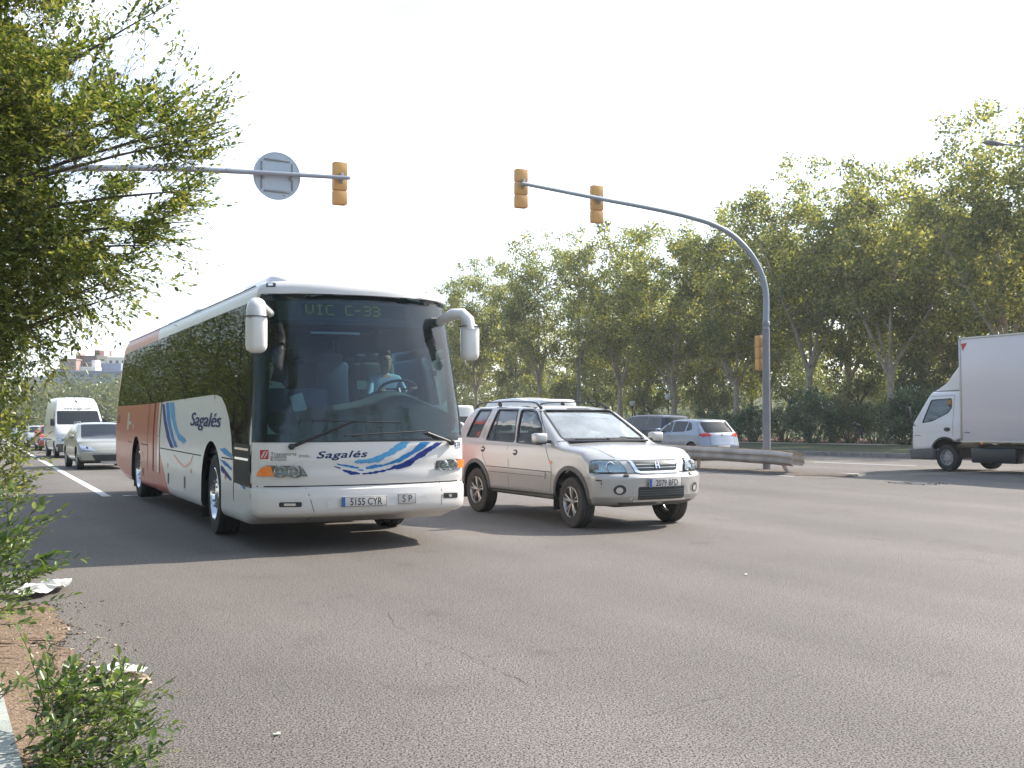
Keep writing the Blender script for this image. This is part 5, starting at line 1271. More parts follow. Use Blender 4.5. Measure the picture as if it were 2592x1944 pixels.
# roof pods
def pod(x0, x1, y0, y1, h, z0, nose, tail, m='white_paint', name='roof_pod', wedge=1):
    def wp(x, y, z):
        f = interp([(x0, .0 if tail else .7), (x0 + tail + .01, 1), (x1 - nose, 1), (x1, .04)], x) ** .6
        yy = (y0 + y1) / 2 + y * (1 - .12 * z / h) * (1 if x < x1 - nose else interp([(x1 - nose, 1), (x1, .8)], x))
        f *= wedge + (1 - wedge) * max(0, min(1, (y / ((y1 - y0) / 2) + 1) / 2))
        return Vector((x, yy, z0 + z * f + .05 * (1 - (yy / 1.25) ** 2) - .03))
    me = warped_box(x0, x1, (y1 - y0) / 2, h, .04, 22, 8, 3, wp, name, m); smooth(me, 50); return link(name, me, bus)
pod(-2.5, -.55, -.92, -.02, .24, 2.965, .55, .2, 'box_white', wedge=.6); pod(-2.6, -.7, .05, .95, .09, 2.97, .5, .2)
pod(-7.2, -4.6, -1.1, 1.1, .15, 2.90, .25, .2, name='air_conditioner'); pod(-11.2, -7.5, -1.1, 1.1, .07, 2.86, .3, .3, 'coach_paint')
gut = MB().use('dark_trim')
gut.tube([bus_warp(x, -1.19, 2.93) + Vector((0, -.035, -.01)) for x in np.linspace(-11.2, -.5, 30)], .008, 6); gut.build('rain_gutter', bus)
# mirrors
def ear(pts, rads, hs, hc, name='mirror'):
    o = MB().use('white_paint').tube(pts, rads, 14, flat=.75).build(name, bus, 60)
    MB().use('white_paint').rbox(hc, hs, .082, n=5).build('mirror_housing', o, 60)
    MB().use('reflector').rbox((hc[0] - hs[0] / 2 - .001, hc[1], hc[2] - .02), (.006, hs[1] - .05, hs[2] - .1), .02).build('mirror_glass', o)
    MB().use('dark_trim').box((hc[0], hc[1], hc[2] + hs[2] * .42), (hs[0] + .004, hs[1] + .004, .006)).build('housing_gap', o); return o
ear([(-.34, -1.06, 2.60), (-.1, -1.22, 2.65), (.04, -1.29, 2.66), (.09, -1.305, 2.61), (.09, -1.30, 2.5)], [.06, .075, .095, .10, .105], (.17, .225, .42), (.09, -1.30, 2.35))
ear([(-.50, .98, 2.56), (-.38, 1.03, 2.62), (-.26, 1.10, 2.67), (-.19, 1.18, 2.665), (-.16, 1.235, 2.60), (-.15, 1.25, 2.48)], [.06, .075, .088, .098, .105, .108], (.17, .225, .44), (-.15, 1.262, 2.34))
# wipers
def wiper(fr, tree, pv, el, b0, b1, k, parent, lift=.05, m='black_plastic', r=.014):
    def P(p, o): h = hit(fr, tree, *k(*p)); return h + Vector((o, 0, 0))
    a, e, s0_, s1_ = P(pv, .03), P(el, lift), P(b0, .025), P(b1, .025)
    w = MB().use(m).tube([a, a.lerp(e, .3) + Vector((.03, 0, 0)), e], [r * 1.5, r * 1.1, r * .8], 8).build('wiper', parent)
    mid = s0_.lerp(s1_, .5); MB().use(m).tube([s0_, s0_.lerp(s1_, .25) + Vector((.012, 0, 0)), mid + Vector((.02, 0, 0)), s0_.lerp(s1_, .75) + Vector((.012, 0, 0)), s1_], r * .55, 6).build('wiper_blade', w)
    MB().use(m).lathe([(r * 2.4, -.02), (r * 2.4, .02), (r * 1.6, .035), (.001, .036)], 'x', c=a, n=14).build('wiper_pivot', w)
wiper(BF, BT, (370, 1115), (745, 960), (490, 958), (1020, 970), c2, bus)
wiper(BF, BT, (1328, 1090), (1180, 1030), (690, 1048), (1175, 1020), c2, bus)
# interior
it = MB().use('dash')
def dash_w(x, y, z):
    zt = 1.62 + .17 * math.exp(-((y - .62) / .42) ** 2) - .10 * max(0, (-y - .1)); xf = -.16 - .25 * (abs(y) / 1.25) ** 2.5
    return Vector((xf + x * (1 if z < .3 else 1) , y * .93, 1.0 + z / .6 * (zt - 1.0) - .12 * (x + .75) * 0 + (-.14 * (1 + x / .75) if z > .5 else 0)))
me = warped_box(-.75, 0, 1.2, .6, .06, 8, 20, 4, dash_w, 'dashboard', 'dash'); smooth(me, 50); dsh = link('dashboard', me, bus)
sw = MB().use('black_plastic'); sw.tube([Vector((-.98 + .12 * math.sin(q), .68 + .23 * math.cos(q), 1.80 + .10 * math.sin(q))) for q in np.linspace(0, 2 * PI, 25)], .017, 8); sw.tube([(-.98, .68, 1.8), (-.75, .68, 1.5)], .03, 8); sw.tube([(-.98, .46, 1.8), (-.98, .9, 1.8)], .014, 6); sw.build('steering_wheel', bus)
MB().use('interior').box((-6, 0, 1.02), (11.4, 2.3, .05)).build('floor', bus)
def seat(x, y, z, m='seat_blue'):
    s = MB().use(m); s.rbox((x, y, z + .42), (.45, .46, .14), .05); s.rbox((x - .25, y, z + .8), (.13, .46, .72), .06, Matrix.Rotation(-.15, 3, 'Y')); s.rbox((x - .32, y, z + 1.18), (.1, .3, .18), .04); s.build('seat', bus, 60)
seat(-1.45, .68, 1.0, 'seat_grey')
for x in (-2.5, -3.35, -4.2, -5.05):
    for y in (-.9, -.42, .42, .9): seat(x, y, 1.04)
D('headlining_vent', [rect(-.62, 2.40, -.06, 2.425)], 'F', 'paper', -.05, .2)
MB().use('paper_yellow').rbox((-.42, .03, 1.83), (.02, .13, .10), .01, Matrix.Rotation(.2, 3, 'Z')).build('dash_notice', bus)
MB().use('black_plastic').tube([(-.5, .98, 1.80), (-.52, .92, 2.02)], .01, 6).rbox((-.5, .95, 1.98), (.05, .07, .07), .015).tube([(-.5, .93, 2.0), (-.42, .82, 2.22)], .005, 5).build('cab_camera', bus)
MB().use('seat_blue').rbox((-.85, -.72, 1.62), (.06, .95, .35), .06).build('entrance_screen', bus)
MB().use('paper').rbox((-.80, -.60, 1.62), (.02, .16, .22), .03, Matrix.Rotation(.3, 3, 'X')).build('entrance_mirror', bus)

# ------------------------------------------------------------------ seated people
def seated(name, loc_frame, x, y, z, label, shirt='shirt', arms=((.36, .22, .12), (.36, -.22, .12)), turn=0, hair=True):
    """torso, legs, arms with hands; origin at the hip, looking along +x"""
    J = {'pelvis': (0, 0, 0, .135, .12), 'waist': (-.03, 0, .16, .125, .15), 'chest': (-.03, 0, .36, .12, .18), 'neck': (-.01, 0, .50, .055), 'jaw': (.02, 0, .575, .062), 'skull': (.015, 0, .66, .088, .078), 'crown': (.01, 0, .735, .07)}
    B = [('pelvis', 'waist'), ('waist', 'chest'), ('chest', 'neck'), ('neck', 'jaw'), ('jaw', 'skull'), ('skull', 'crown')]
    for s, t in ((1, 'l'), (-1, 'r')):
        ax, ay, az = arms[0 if s > 0 else 1]
        J['sh' + t] = (-.02, .18 * s, .43, .06); J['el' + t] = (.12, .25 * s, .20, .045); J['wr' + t] = (ax - .05, ay, az, .03); J['pa' + t] = (ax, ay, az + .01, .036, .02)
        B += [('chest', 'sh' + t), ('sh' + t, 'el' + t), ('el' + t, 'wr' + t), ('wr' + t, 'pa' + t)]
        for k in range(4):
            yy = ay + (k - 1.5) * .021; J['f%d%s' % (k, t)] = (ax + .05, yy, az + .025, .0095); J['g%d%s' % (k, t)] = (ax + .075 - .006 * abs(k - 1.2), yy, az - .005, .0085)
            B += [('pa' + t, 'f%d%s' % (k, t)), ('f%d%s' % (k, t), 'g%d%s' % (k, t))]
        J['th' + t] = (ax + .02, ay - s * .045, az + .005, .0105); B.append(('pa' + t, 'th' + t))
        J['hp' + t] = (.05, .09 * s, -.01, .09); J['kn' + t] = (.42, .12 * s, .02, .062); J['an' + t] = (.50, .12 * s, -.38, .042); J['to' + t] = (.64, .13 * s, -.42, .035)
        B += [('pelvis', 'hp' + t), ('hp' + t, 'kn' + t), ('kn' + t, 'an' + t), ('an' + t, 'to' + t)]
    ax = arms
    def mf(c):
        if c.z > .515: return 0
        if c.z < .08 and (c.x > .0 or abs(c.y) < .16) and c.z < .05: return 2
        for (hx, hy, hz) in ax:
            if (c - Vector((hx, hy, hz))).length < .115: return 0
        if c.z > .44 and abs(c.y) < .055 and c.x > .02: return 0
        return 1
    p = loc_frame.o + loc_frame.F * x + loc_frame.L * y + Vector((0, 0, z))
    b = figure(name, J, B, label, 'person', p, loc_frame.th + turn, mf, ('skin', shirt, 'trousers'))
    h = MB().use('hair'); 
    if hair:
        vs = []; n = 16
        prof = [(.001, .105), (.05, .098), (.075, .07), (.088, .03), (.09, -.01), (.08, -.06)]
        h.lathe(prof, 'z', c=(-.006, 0, .70), n=n)
        h.v = [(x_ - (.03 if (x_ > .03 and z_ < .72) else 0) - (.03 if (x_ > .02 and z_ < .755) else 0), y_ * .92, z_) for x_, y_, z_ in h.v]
        h.build('hair', b, 60)
    f = MB().use('skin'); f.rbox((.098, 0, .645), (.03, .022, .045), .008); f.rbox((.0, .082, .65), (.03, .012, .055), .005); f.rbox((.0, -.082, .65), (.03, .012, .055), .005); f.build('nose_and_ears', b, 60)
    e = MB().use('hair')
    for s in (-1, 1): e.rbox((.086, s * .031, .672), (.012, .026, .008), .003); e.rbox((.088, s * .031, .693), (.012, .034, .007), .003)
    e.rbox((.086, 0, .595), (.012, .045, .006), .003); e.build('eyes_and_mouth', b, 60)
    return b
seated('person', BF, -1.38, .66, 1.50, 'person driving the bus in an open-necked light blue shirt', arms=((.42, .20, .30), (.42, -.20, .27)))
seated('person', BF, -1.70, -.74, 1.40, 'passenger behind the bus windscreen at left, in a pale top', 'shirt_white', turn=.1)

# ------------------------------------------------------------------ shared car-body builder
def body_mesh(L, W, H, r, zt, zb, wt, nose, tail, plan=.30, tplan=.18, nx=62, ny=18, nz=26, kn=.6, flare=(), m='silver', crown=.03):
    def wp(x, y, z):
        b = interp(zb, x); t = interp(zt, x) - crown * (y / W) ** 2
        zz = b + z / H * (t - b); w = interp(wt, zz)
        for cx, hw, top in flare:
            d = ((x - cx) / (hw * 1.25)) ** 2 + ((zz - top * .45) / (top * .75)) ** 2
            if d < 1: w += .022 * (1 - d) / .9
        kf = max(0, min(1, (x + kn) / kn)); kr = max(0, min(1, (-L + kn - x) / kn)) if x < -L + kn else 0
        yn = abs(y) / W
        return Vector((x + kf * (interp(nose, zz) - plan * yn ** 3) + kr * (interp(tail, zz) + tplan * yn ** 3), y * w / W, zz))
    return warped_box(-L, 0, W, H, r, nx, ny, nz, wp, 'body', m)
def ring_lines(poly, w): return [lin(a, b, w) for a, b in zip(poly, poly[1:] + poly[:1]) if (Vector(a) - Vector(b)).length > 1e-4]

# ------------------------------------------------------------------ silver suv
SF = Frame(1.939, 14.279, R(30.1) - PI / 2)
suv = empty('suv', (1.939, 14.279, 0), SF.th, 'dusty silver suv with black roof rails, standing beside the bus', 'car')
sme = body_mesh(4.47, .875, 1.62, .10,
    [(-4.47, 1.50), (-4.30, 1.56), (-4.0, 1.605), (-3.2, 1.625), (-2.3, 1.61), (-2.0, 1.575), (-1.22, 1.125), (-1.12, 1.095), (-.7, 1.06), (-.35, .995), (-.12, .93), (0, .88)],
    [(-4.47, .42), (-3.9, .32), (-1.2, .33), (-.5, .30), (-.1, .31), (0, .32)],
    [(.30, .80), (.42, .855), (.70, .875), (.93, .868), (1.05, .845), (1.12, .81), (1.3, .76), (1.55, .665), (1.63, .62)],
    [(.28, -.16), (.36, -.05), (.44, 0), (.68, .01), (.715, -.02), (.735, -.10), (.90, -.15), (1.0, -.2)],
    [(.4, .05), (.7, 0), (1.05, .03), (1.55, .30), (1.7, .35)], plan=.30, flare=((-.84, .36, .75), (-3.46, .36, .75)), nx=80, nz=34, ny=26)
ST = bvh_of(sme)
c3 = lambda x, y: (1140 + x * .3074, 960 + y * .3074)
WIN = {'q': [(132, 472), (236, 476), (348, 250), (246, 250)], 'r': [(292, 497), (524, 516), (566, 250), (402, 248)], 'f': [(541, 519), (764, 540), (752, 380), (712, 272), (676, 252), (592, 250)]}
win = {k: rpoly(pxz(SF, ST, v, c3), .03, 3) for k, v in WIN.items()}
wsp = pyz(SF, ST, [(868, 512), (1600, 490), (1325, 238), (783, 240)], c3)
b0, b1 = -.66, .66; t0 = -.575
wsp = rpoly([(-.695, 1.145), (.695, 1.145), (.575, 1.555), (-.575, 1.555)], .05, 4)
ct = MB().use('interior')
for w in win.values():
    ct.prism(w, 'y', -1.3, -.45); ct.prism(w, 'y', .45, 1.3)
ct.prism(wsp, 'x', -2.4, .6); ct.prism(rect(-.56, 1.08, .56, 1.50, .06), 'x', -5.2, -3.9)
ct.use('black_plastic')
for sgn in (-1, 1):
    a_, b_ = (-1.3, -.55) if sgn < 0 else (.55, 1.3)
    for cx in (-.84, -3.46): ct.prism(arch(cx, .375, .755), 'y', a_, b_)
link('body', cut(shell(sme, .035), ct, 'body'), suv)
D = deckit(ST, suv)
for fr_ in ('R', 'L'):
    for k, w in win.items():
        xs_ = [p[0] for p in w]; zs_ = [p[1] for p in w]; g_ = D('side_window', [[((a - sum(xs_) / len(w)) * 1.06 + sum(xs_) / len(w), (b - sum(zs_) / len(w)) * 1.08 + sum(zs_) / len(w)) for a, b in w]], fr_, 'car_glass', -.014, .12)
        decal('window_seal', ST, ring_lines(w, .022), fr_, 'black_plastic', g_, .003, .12)
    qd = pxz(SF, ST, [(352, 490), (405, 250)], c3); decal('quarter_divider', ST, [lin(qd[0], qd[1], .022)], fr_, 'black_plastic', suv, -.004, .12)
    D('panel_gap', [lin(a, b, .008) for pl in ([(480, 505), (478, 700), (480, 895)], [(785, 560), (828, 700), (832, 770), (826, 925)], [(290, 505), (262, 620), (300, 720)]) for a, b in zip(pxz(SF, ST, pl, c3), pxz(SF, ST, pl, c3)[1:])], fr_, 'seam', .0025, .2)
    D('door_frame_gap', [lin(a, b, .007) for pl in ([(268, 490), (385, 235), (470, 218), (575, 222)], [(600, 222), (700, 232), (745, 262), (780, 420), (783, 545)]) for a, b in zip(pxz(SF, ST, pl, c3), pxz(SF, ST, pl, c3)[1:])], fr_, 'seam', .0025, .2)
    D('side_moulding', [pxz(SF, ST, [(318, 775), (782, 822), (785, 768), (316, 725)], c3)], fr_, 'silver', .012, .2, thick=.008)
    D('moulding_gap', [lin(a, b, .012) for a, b in [pxz(SF, ST, [(300, 712), (830, 764)], c3)]], fr_, 'dark_trim', .004, .2)
    D('moulding_gap', [lin(a, b, .006) for a, b in [pxz(SF, ST, [(320, 755), (775, 800)], c3)]], fr_, 'dark_trim', .017, .2)
    for hx, hy in ((268, 575), (532, 602)):
        q = pxz(SF, ST, [(hx, hy)], c3)[0]; h = D('door_handle', [circ(q, .042, 18, 1.5)], fr_, 'dark_trim', .003, .05); decal('handle_grip', ST, [rect(q[0] - .055, q[1] - .008, q[0] + .045, q[1] + .018, .01)], fr_, 'silver', h, .016, .05, thick=.01)
    q = pxz(SF, ST, [(826, 683)], c3)[0]; D('side_repeater', [rect(q[0] - .035, q[1] - .014, q[0] + .035, q[1] + .014, .01)], fr_, 'amber', .008)
    # grey cladding: arches, sills
    for cx in (-.84, -3.46):
        a1 = arch(cx, .375, .755, .34); a2 = arch(cx, .43, .815, .34); D('arch_trim', [[a1[i], a1[i + 1], a2[i + 1], a2[i]] for i in range(1, len(a1) - 2)] + [[a1[0], a1[1], a2[1], a2[0]], [a1[-2], a1[-1], a2[-1], a2[-2]]], fr_, 'grey_plastic', .010, .1, thick=.008)
    D('sill_trim', [[(-3.03, .335), (-1.27, .335), (-1.27, .415), (-3.03, .40)]], fr_, 'grey_plastic', .008, .2)
wg = D('windscreen', [rect(-.74, 1.12, .74, 1.60)], 'F', 'dusty_screen', -.012, .08)
decal('windscreen_seal', ST, ring_lines(wsp, .03), 'F', 'black_plastic', wg, .003, .08)
decal('inspection_sticker', ST, [rect(-.55, 1.49, -.47, 1.535)], 'F', 'shoot_leaf', wg, -.02, .08)
D('rear_window', [rect(-.6, 1.05, .6, 1.53)], 'B', 'car_glass', -.012, .1)
# nose: lamps, grille, bumper
def mirror_y(p): return [(-a, b) for a, b in p]
hl = pyz(SF, ST, [(1150, 772), (1148, 700), (1162, 674), (1205, 667), (1355, 667), (1395, 690), (1430, 728), (1462, 780), (1300, 784)], c3)
hl = [(a, max(.745, b)) for a, b in hl]
for P_ in (hl, mirror_y(hl)[::-1]):
    h = D('headlight', [P_], 'F', 'reflector', .002, .04); s = 1 if P_ is hl else -1
    q1, q2 = pyz(SF, ST, [(1195, 715), (1310, 722)], c3)
    decal('indicator_lens', ST, [rect(min(s * (q1[0] - .05), s * (q1[0] + .03)), q1[1] - .045, max(s * (q1[0] - .05), s * (q1[0] + .03)), q1[1] + .03, .01)], 'F', 'shirt_white', h, .006, .04)
    decal('bulb', ST, [circ((s * (q1[0] - .0), q1[1] - .03), .02)], 'F', 'amber', h, .009, .04)
    xf_ = ST.ray_cast(Vector((5, s * q2[0], q2[1])), Vector((-1, 0, 0)))[0].x
    MB().use('chrome').lathe([(.07, .012), (.062, .016), (.04, -.012), (.02, -.02), (.001, -.02)], 'x', c=(xf_ + .006, s * q2[0], q2[1]), n=22).build('lamp_bowl', h)
    decal('lens_cover', ST, [P_], 'F', 'car_glass', h, .022, .04); decal('lamp_gap', ST, ring_lines(P_, .008), 'F', 'seam', h, .004, .04)
gr = pyz(SF, ST, [(1510, 690), (1560, 768), (1820, 757), (1842, 745), (1850, 677)], c3)
cxg = (gr[0][0] + gr[-1][0]) / 2; hw0 = (gr[-1][0] - gr[0][0]) / 2
GZ0, GZ1 = .755, .882
gi = [(-.36, GZ1), (-.31, GZ0 + .02), (-.27, GZ0), (.27, GZ0), (.31, GZ0 + .02), (.36, GZ1)]; go = [(-.405, GZ1 + .004), (-.345, GZ0 - .01), (-.29, GZ0 - .035), (.29, GZ0 - .035), (.345, GZ0 - .01), (.405, GZ1 + .004)]
gr = D('grille', [gi[::-1]], 'F', 'sign_black', .004, .05)
decal('grille_surround', ST, [[gi[i], gi[i + 1], go[i + 1], go[i]] for i in range(5)], 'F', 'chrome', gr, .016, .05, thick=.012)
for z in (.80, .84): decal('grille_bar', ST, [rect(-.32, z - .004, .32, z + .004)], 'F', 'alloy', gr, .012, .05)
decal('badge', ST, [lin((-.028, .785), (-.020, .865), .014), lin((.028, .785), (.020, .865), .014), rect(-.02, .818, .02, .834)], 'F', 'chrome', gr, .026, .1, thick=.006)
D('bonnet_gap', [lin((-.70, .893), (.70, .893), .006), lin((-.78, .735), (.78, .735), .009)], 'F', 'seam', .003, .06)
lo = D('lower_grille', [rect(-.37, .40, .37, .565, .03)], 'F', 'sign_black', .003, .05)
for z in (.43, .46, .49, .52): decal('grille_bar', ST, [rect(-.36, z - .004, .36, z + .004)], 'F', 'grey_plastic', lo, .008, .06)
D('bumper_strip', [rect(-.42, .375, .42, .40, .01)], 'F', 'chrome', .008, .06, thick=.006)
D('bumper_crease', [lin((-.46, .40), (-.40, .58), .012), lin((.46, .40), (.40, .58), .012), lin((-.40, .585), (-.18, .60), .010), lin((.40, .585), (.33, .60), .01)], 'F', 'chrome', .004, .06)
for s in (-1, 1):
    f = D('fog_light', [circ((s * .60, .53), .068, 22, 1.15)], 'F', 'dark_trim', .003, .04); decal('fog_lens', ST, [circ((s * .60 - .005, .525), .040)], 'F', 'reflector', f, .010, .04); decal('fog_rim', ST, [[circ((s * .60, .53), .075, 22, 1.15)[i], circ((s * .60, .53), .075, 22, 1.15)[(i + 1) % 22], circ((s * .60, .53), .064, 22, 1.15)[(i + 1) % 22], circ((s * .60, .53), .064, 22, 1.15)[i]] for i in range(22)], 'F', 'silver', f, .006, .04)
    D('lower_valance', [[(s * .05, .325), (s * .55, .33), (s * .60, .37), (s * .05, .365)][::s]], 'F', 'grey_plastic', .006, .06)
    D('tail_lamp', [rect(s * .72 - .07, .75, s * .72 + .07, 1.5, .03)], 'B', 'red_lens', .01, .08)
    D('washer_jet', [rect(s * .52 - .03, .695, s * .52 + .03, .715, .008)], 'F', 'black_plastic', .018, .05, thick=.014)
D('scuff', [ragged(p, .004, i, 4) for i, p in enumerate([pyz(SF, ST, pl, c3) for pl in ([(1192, 828), (1250, 832), (1248, 842), (1196, 836)], [(1238, 850), (1248, 852), (1246, 872), (1240, 870)], [(1240, 885), (1246, 888), (1242, 900)])]) if len(p) > 2], 'F', 'dark_trim', .003, .05)
x_ = ST.ray_cast(Vector((5, .08, .62)), Vector((-1, 0, 0)))[0].x
q = pyz(SF, ST, [(1612, 862), (1895, 845)], c3); plate(suv, (x_ + .03, (q[0][0] + q[1][0]) / 2, .615), '2079 BFD', 0)
D('bonnet_crease', [[(a[0], a[1] - .004), (b[0], b[1] - .004), (b[0], b[1] + .004), (a[0], a[1] + .004)] for s in (-1, 1) for a, b in [((-1.05, s * .64), (-.62, s * .60)), ((-.62, s * .60), (-.32, s * .53))]], 'T', 'seam', .002, .1)
# wheels and underside
for x, st_ in ((-.84, R(-5)), (-3.46, 0)):
    for y in (-1, 1): wheel(suv, x, y * .765, .333, .205, .205, 'alloy', st_, y)
ub = MB().use('dark_trim').rbox((-2.2, 0, .36), (3.2, 1.2, .12), .04).rbox((-2.0, .1, .28), (.6, .35, .12), .05).tube([(-2.4, .2, .29), (-4.0, .35, .32), (-4.4, .4, .33)], .04, 8).rbox((-.55, 0, .34), (.5, 1.1, .1), .03); ub.build('underbody', suv)
for y in (-.79, .79):
    for x in (-1.24, -3.88): MB().use('black_rubber').box((x, y, .32), (.012, .17, .24)).build('mud_flap', suv)
# roof rails, mirrors, wipers, aerial
for s in (-1, 1):
    rl = MB().use('black_plastic'); P = [(-4.0, s * .575, 1.57), (-3.9, s * .57, 1.645), (-3.7, s * .565, 1.662), (-2.9, s * .56, 1.672), (-2.35, s * .56, 1.662), (-2.2, s * .56, 1.645), (-2.06, s * .565, 1.575)]
    rl.tube(P, [.02, .013, .010, .010, .010, .013, .024], 8); rl.rbox((-3.25, s * .565, 1.63), (.10, .025, .07), .01, Matrix.Rotation(.5, 3, 'Y')); rl.build('roof_rail', suv)
    mi = MB().use('silver').rbox((-1.42, s * .985, 1.165), (.13, .20, .135), .04, n=4).build('mirror', suv, 60)
    MB().use('black_plastic').rbox((-1.40, s * .87, 1.12), (.06, .10, .05), .015).rbox((-1.42, s * .985, 1.092), (.10, .15, .02), .008).build('mirror_foot', mi); MB().use('reflector').rbox((-1.487, s * .985, 1.165), (.004, .17, .105), .002).build('mirror_glass', mi)
wiper(SF, ST, (1285, 492), (1010, 494), (872, 512), (1092, 492), c3, suv, r=.008); wiper(SF, ST, (1560, 490), (1380, 473), (1240, 487), (1530, 487), c3, suv, r=.008)
MB().use('black_plastic').rbox((-1.20, 0, 1.118), (.10, 1.30, .03), .012).build('scuttle', suv)
MB().use('black_plastic').tube([(-1.9, .56, 1.62), (-2.1, .56, 1.95)], .004, 5).build('aerial', suv)
# cabin
MB().use('seat_grey').rbox((-1.55, 0, .93), (.5, 1.4, .22), .08).rbox((-1.5, .33, 1.05), (.25, .42, .10), .05).build('dashboard', suv)
sw = MB().use('black_plastic'); sw.tube([Vector((-1.86 + .06 * math.sin(q), .34 + .19 * math.cos(q), 1.03 + .17 * math.sin(q))) for q in np.linspace(0, 2 * PI, 21)], .014, 6); sw.tube([(-1.86, .34, 1.03), (-1.6, .34, .98)], .02, 6); sw.build('steering_wheel', suv)
for x, ys in ((-2.35, (-.36, .36)), (-3.2, (-.42, 0, .42))):
    for y in ys:
        s = MB().use('seat_grey'); s.rbox((x + .2, y, .62), (.5, .46, .16), .06); s.rbox((x - .08, y, .90), (.14, .46, .60), .06, Matrix.Rotation(-.2, 3, 'Y')); s.rbox((x - .17, y, 1.30), (.09, .25, .15), .04); s.build('seat', suv, 60)
MB().use('seat_grey').box((-2.6, 0, .46), (3.4, 1.4, .05)).build('floor', suv)
seated('person', SF, -2.22, .36, .74, 'person at the wheel of the silver suv in a pale top', 'shirt_white', arms=((.34, .16, .22), (.34, -.14, .22)))

# ------------------------------------------------------------------ other cars from one normalised body
HATCH = dict(zt=[(-1, .80), (-.96, .90), (-.86, .965), (-.7, 1.0), (-.52, .995), (-.44, .96), (-.255, .675), (-.23, .655), (-.12, .60), (-.02, .52), (0, .49)],
             zb=[(-1, .20), (-.9, .15), (-.1, .15), (0, .17)],
             wt=[(.12, .88), (.3, .99), (.45, 1.0), (.62, .98), (.66, .955), (.8, .86), (.95, .745), (1.02, .70)],
             nose=[(.15, -.03), (.2, 0), (.36, 0), (.42, -.02), (.5, -.05), (.62, -.10)], tail=[(.2, .01), (.35, 0), (.45, .012), (.62, .03), (.9, .115), (1, .14)],
             win=[[(-.335, .665), (-.50, .675), (-.50, .945), (-.445, .93)], [(-.515, .675), (-.70, .69), (-.71, .93), (-.515, .948)], [(-.72, .695), (-.80, .74), (-.77, .88), (-.725, .925)]],
             ws=(.68, .945), rw=(.66, .92), wheels=(-.19, -.81))
MPV = dict(HATCH, zt=[(-1, .88), (-.97, .95), (-.8, .99), (-.6, 1.0), (-.45, .985), (-.36, .94), (-.20, .66), (-.18, .64), (-.06, .56), (0, .50)],
           win=[[(-.275, .645), (-.46, .65), (-.46, .935), (-.375, .91)], [(-.475, .65), (-.68, .66), (-.68, .94), (-.475, .94)], [(-.70, .665), (-.90, .69), (-.86, .90), (-.70, .935)]], tail=[(.2, .01), (.35, 0), (.62, .01), (.9, .06), (1, .09)])
VAN = dict(zt=[(-1, .985), (-.97, 1.0), (-.5, 1.0), (-.42, .985), (-.33, .93), (-.26, .80), (-.125, .545), (-.11, .525), (-.03, .44), (0, .40)],
           zb=[(-1, .12), (-.9, .10), (-.1, .10), (0, .11)], wt=[(.08, .92), (.2, 1.0), (.5, 1.0), (.6, .97), (.8, .90), (.98, .82), (1.02, .8)],
           nose=[(.1, -.01), (.2, 0), (.3, -.01), (.4, -.03), (.5, -.05)], tail=[(.1, 0), (1, .01)],
           win=[[(-.155, .535), (-.31, .535), (-.31, .76), (-.235, .75)]], ws=(.54, .765), rw=(.56, .74), wheels=(-.17, -.78))
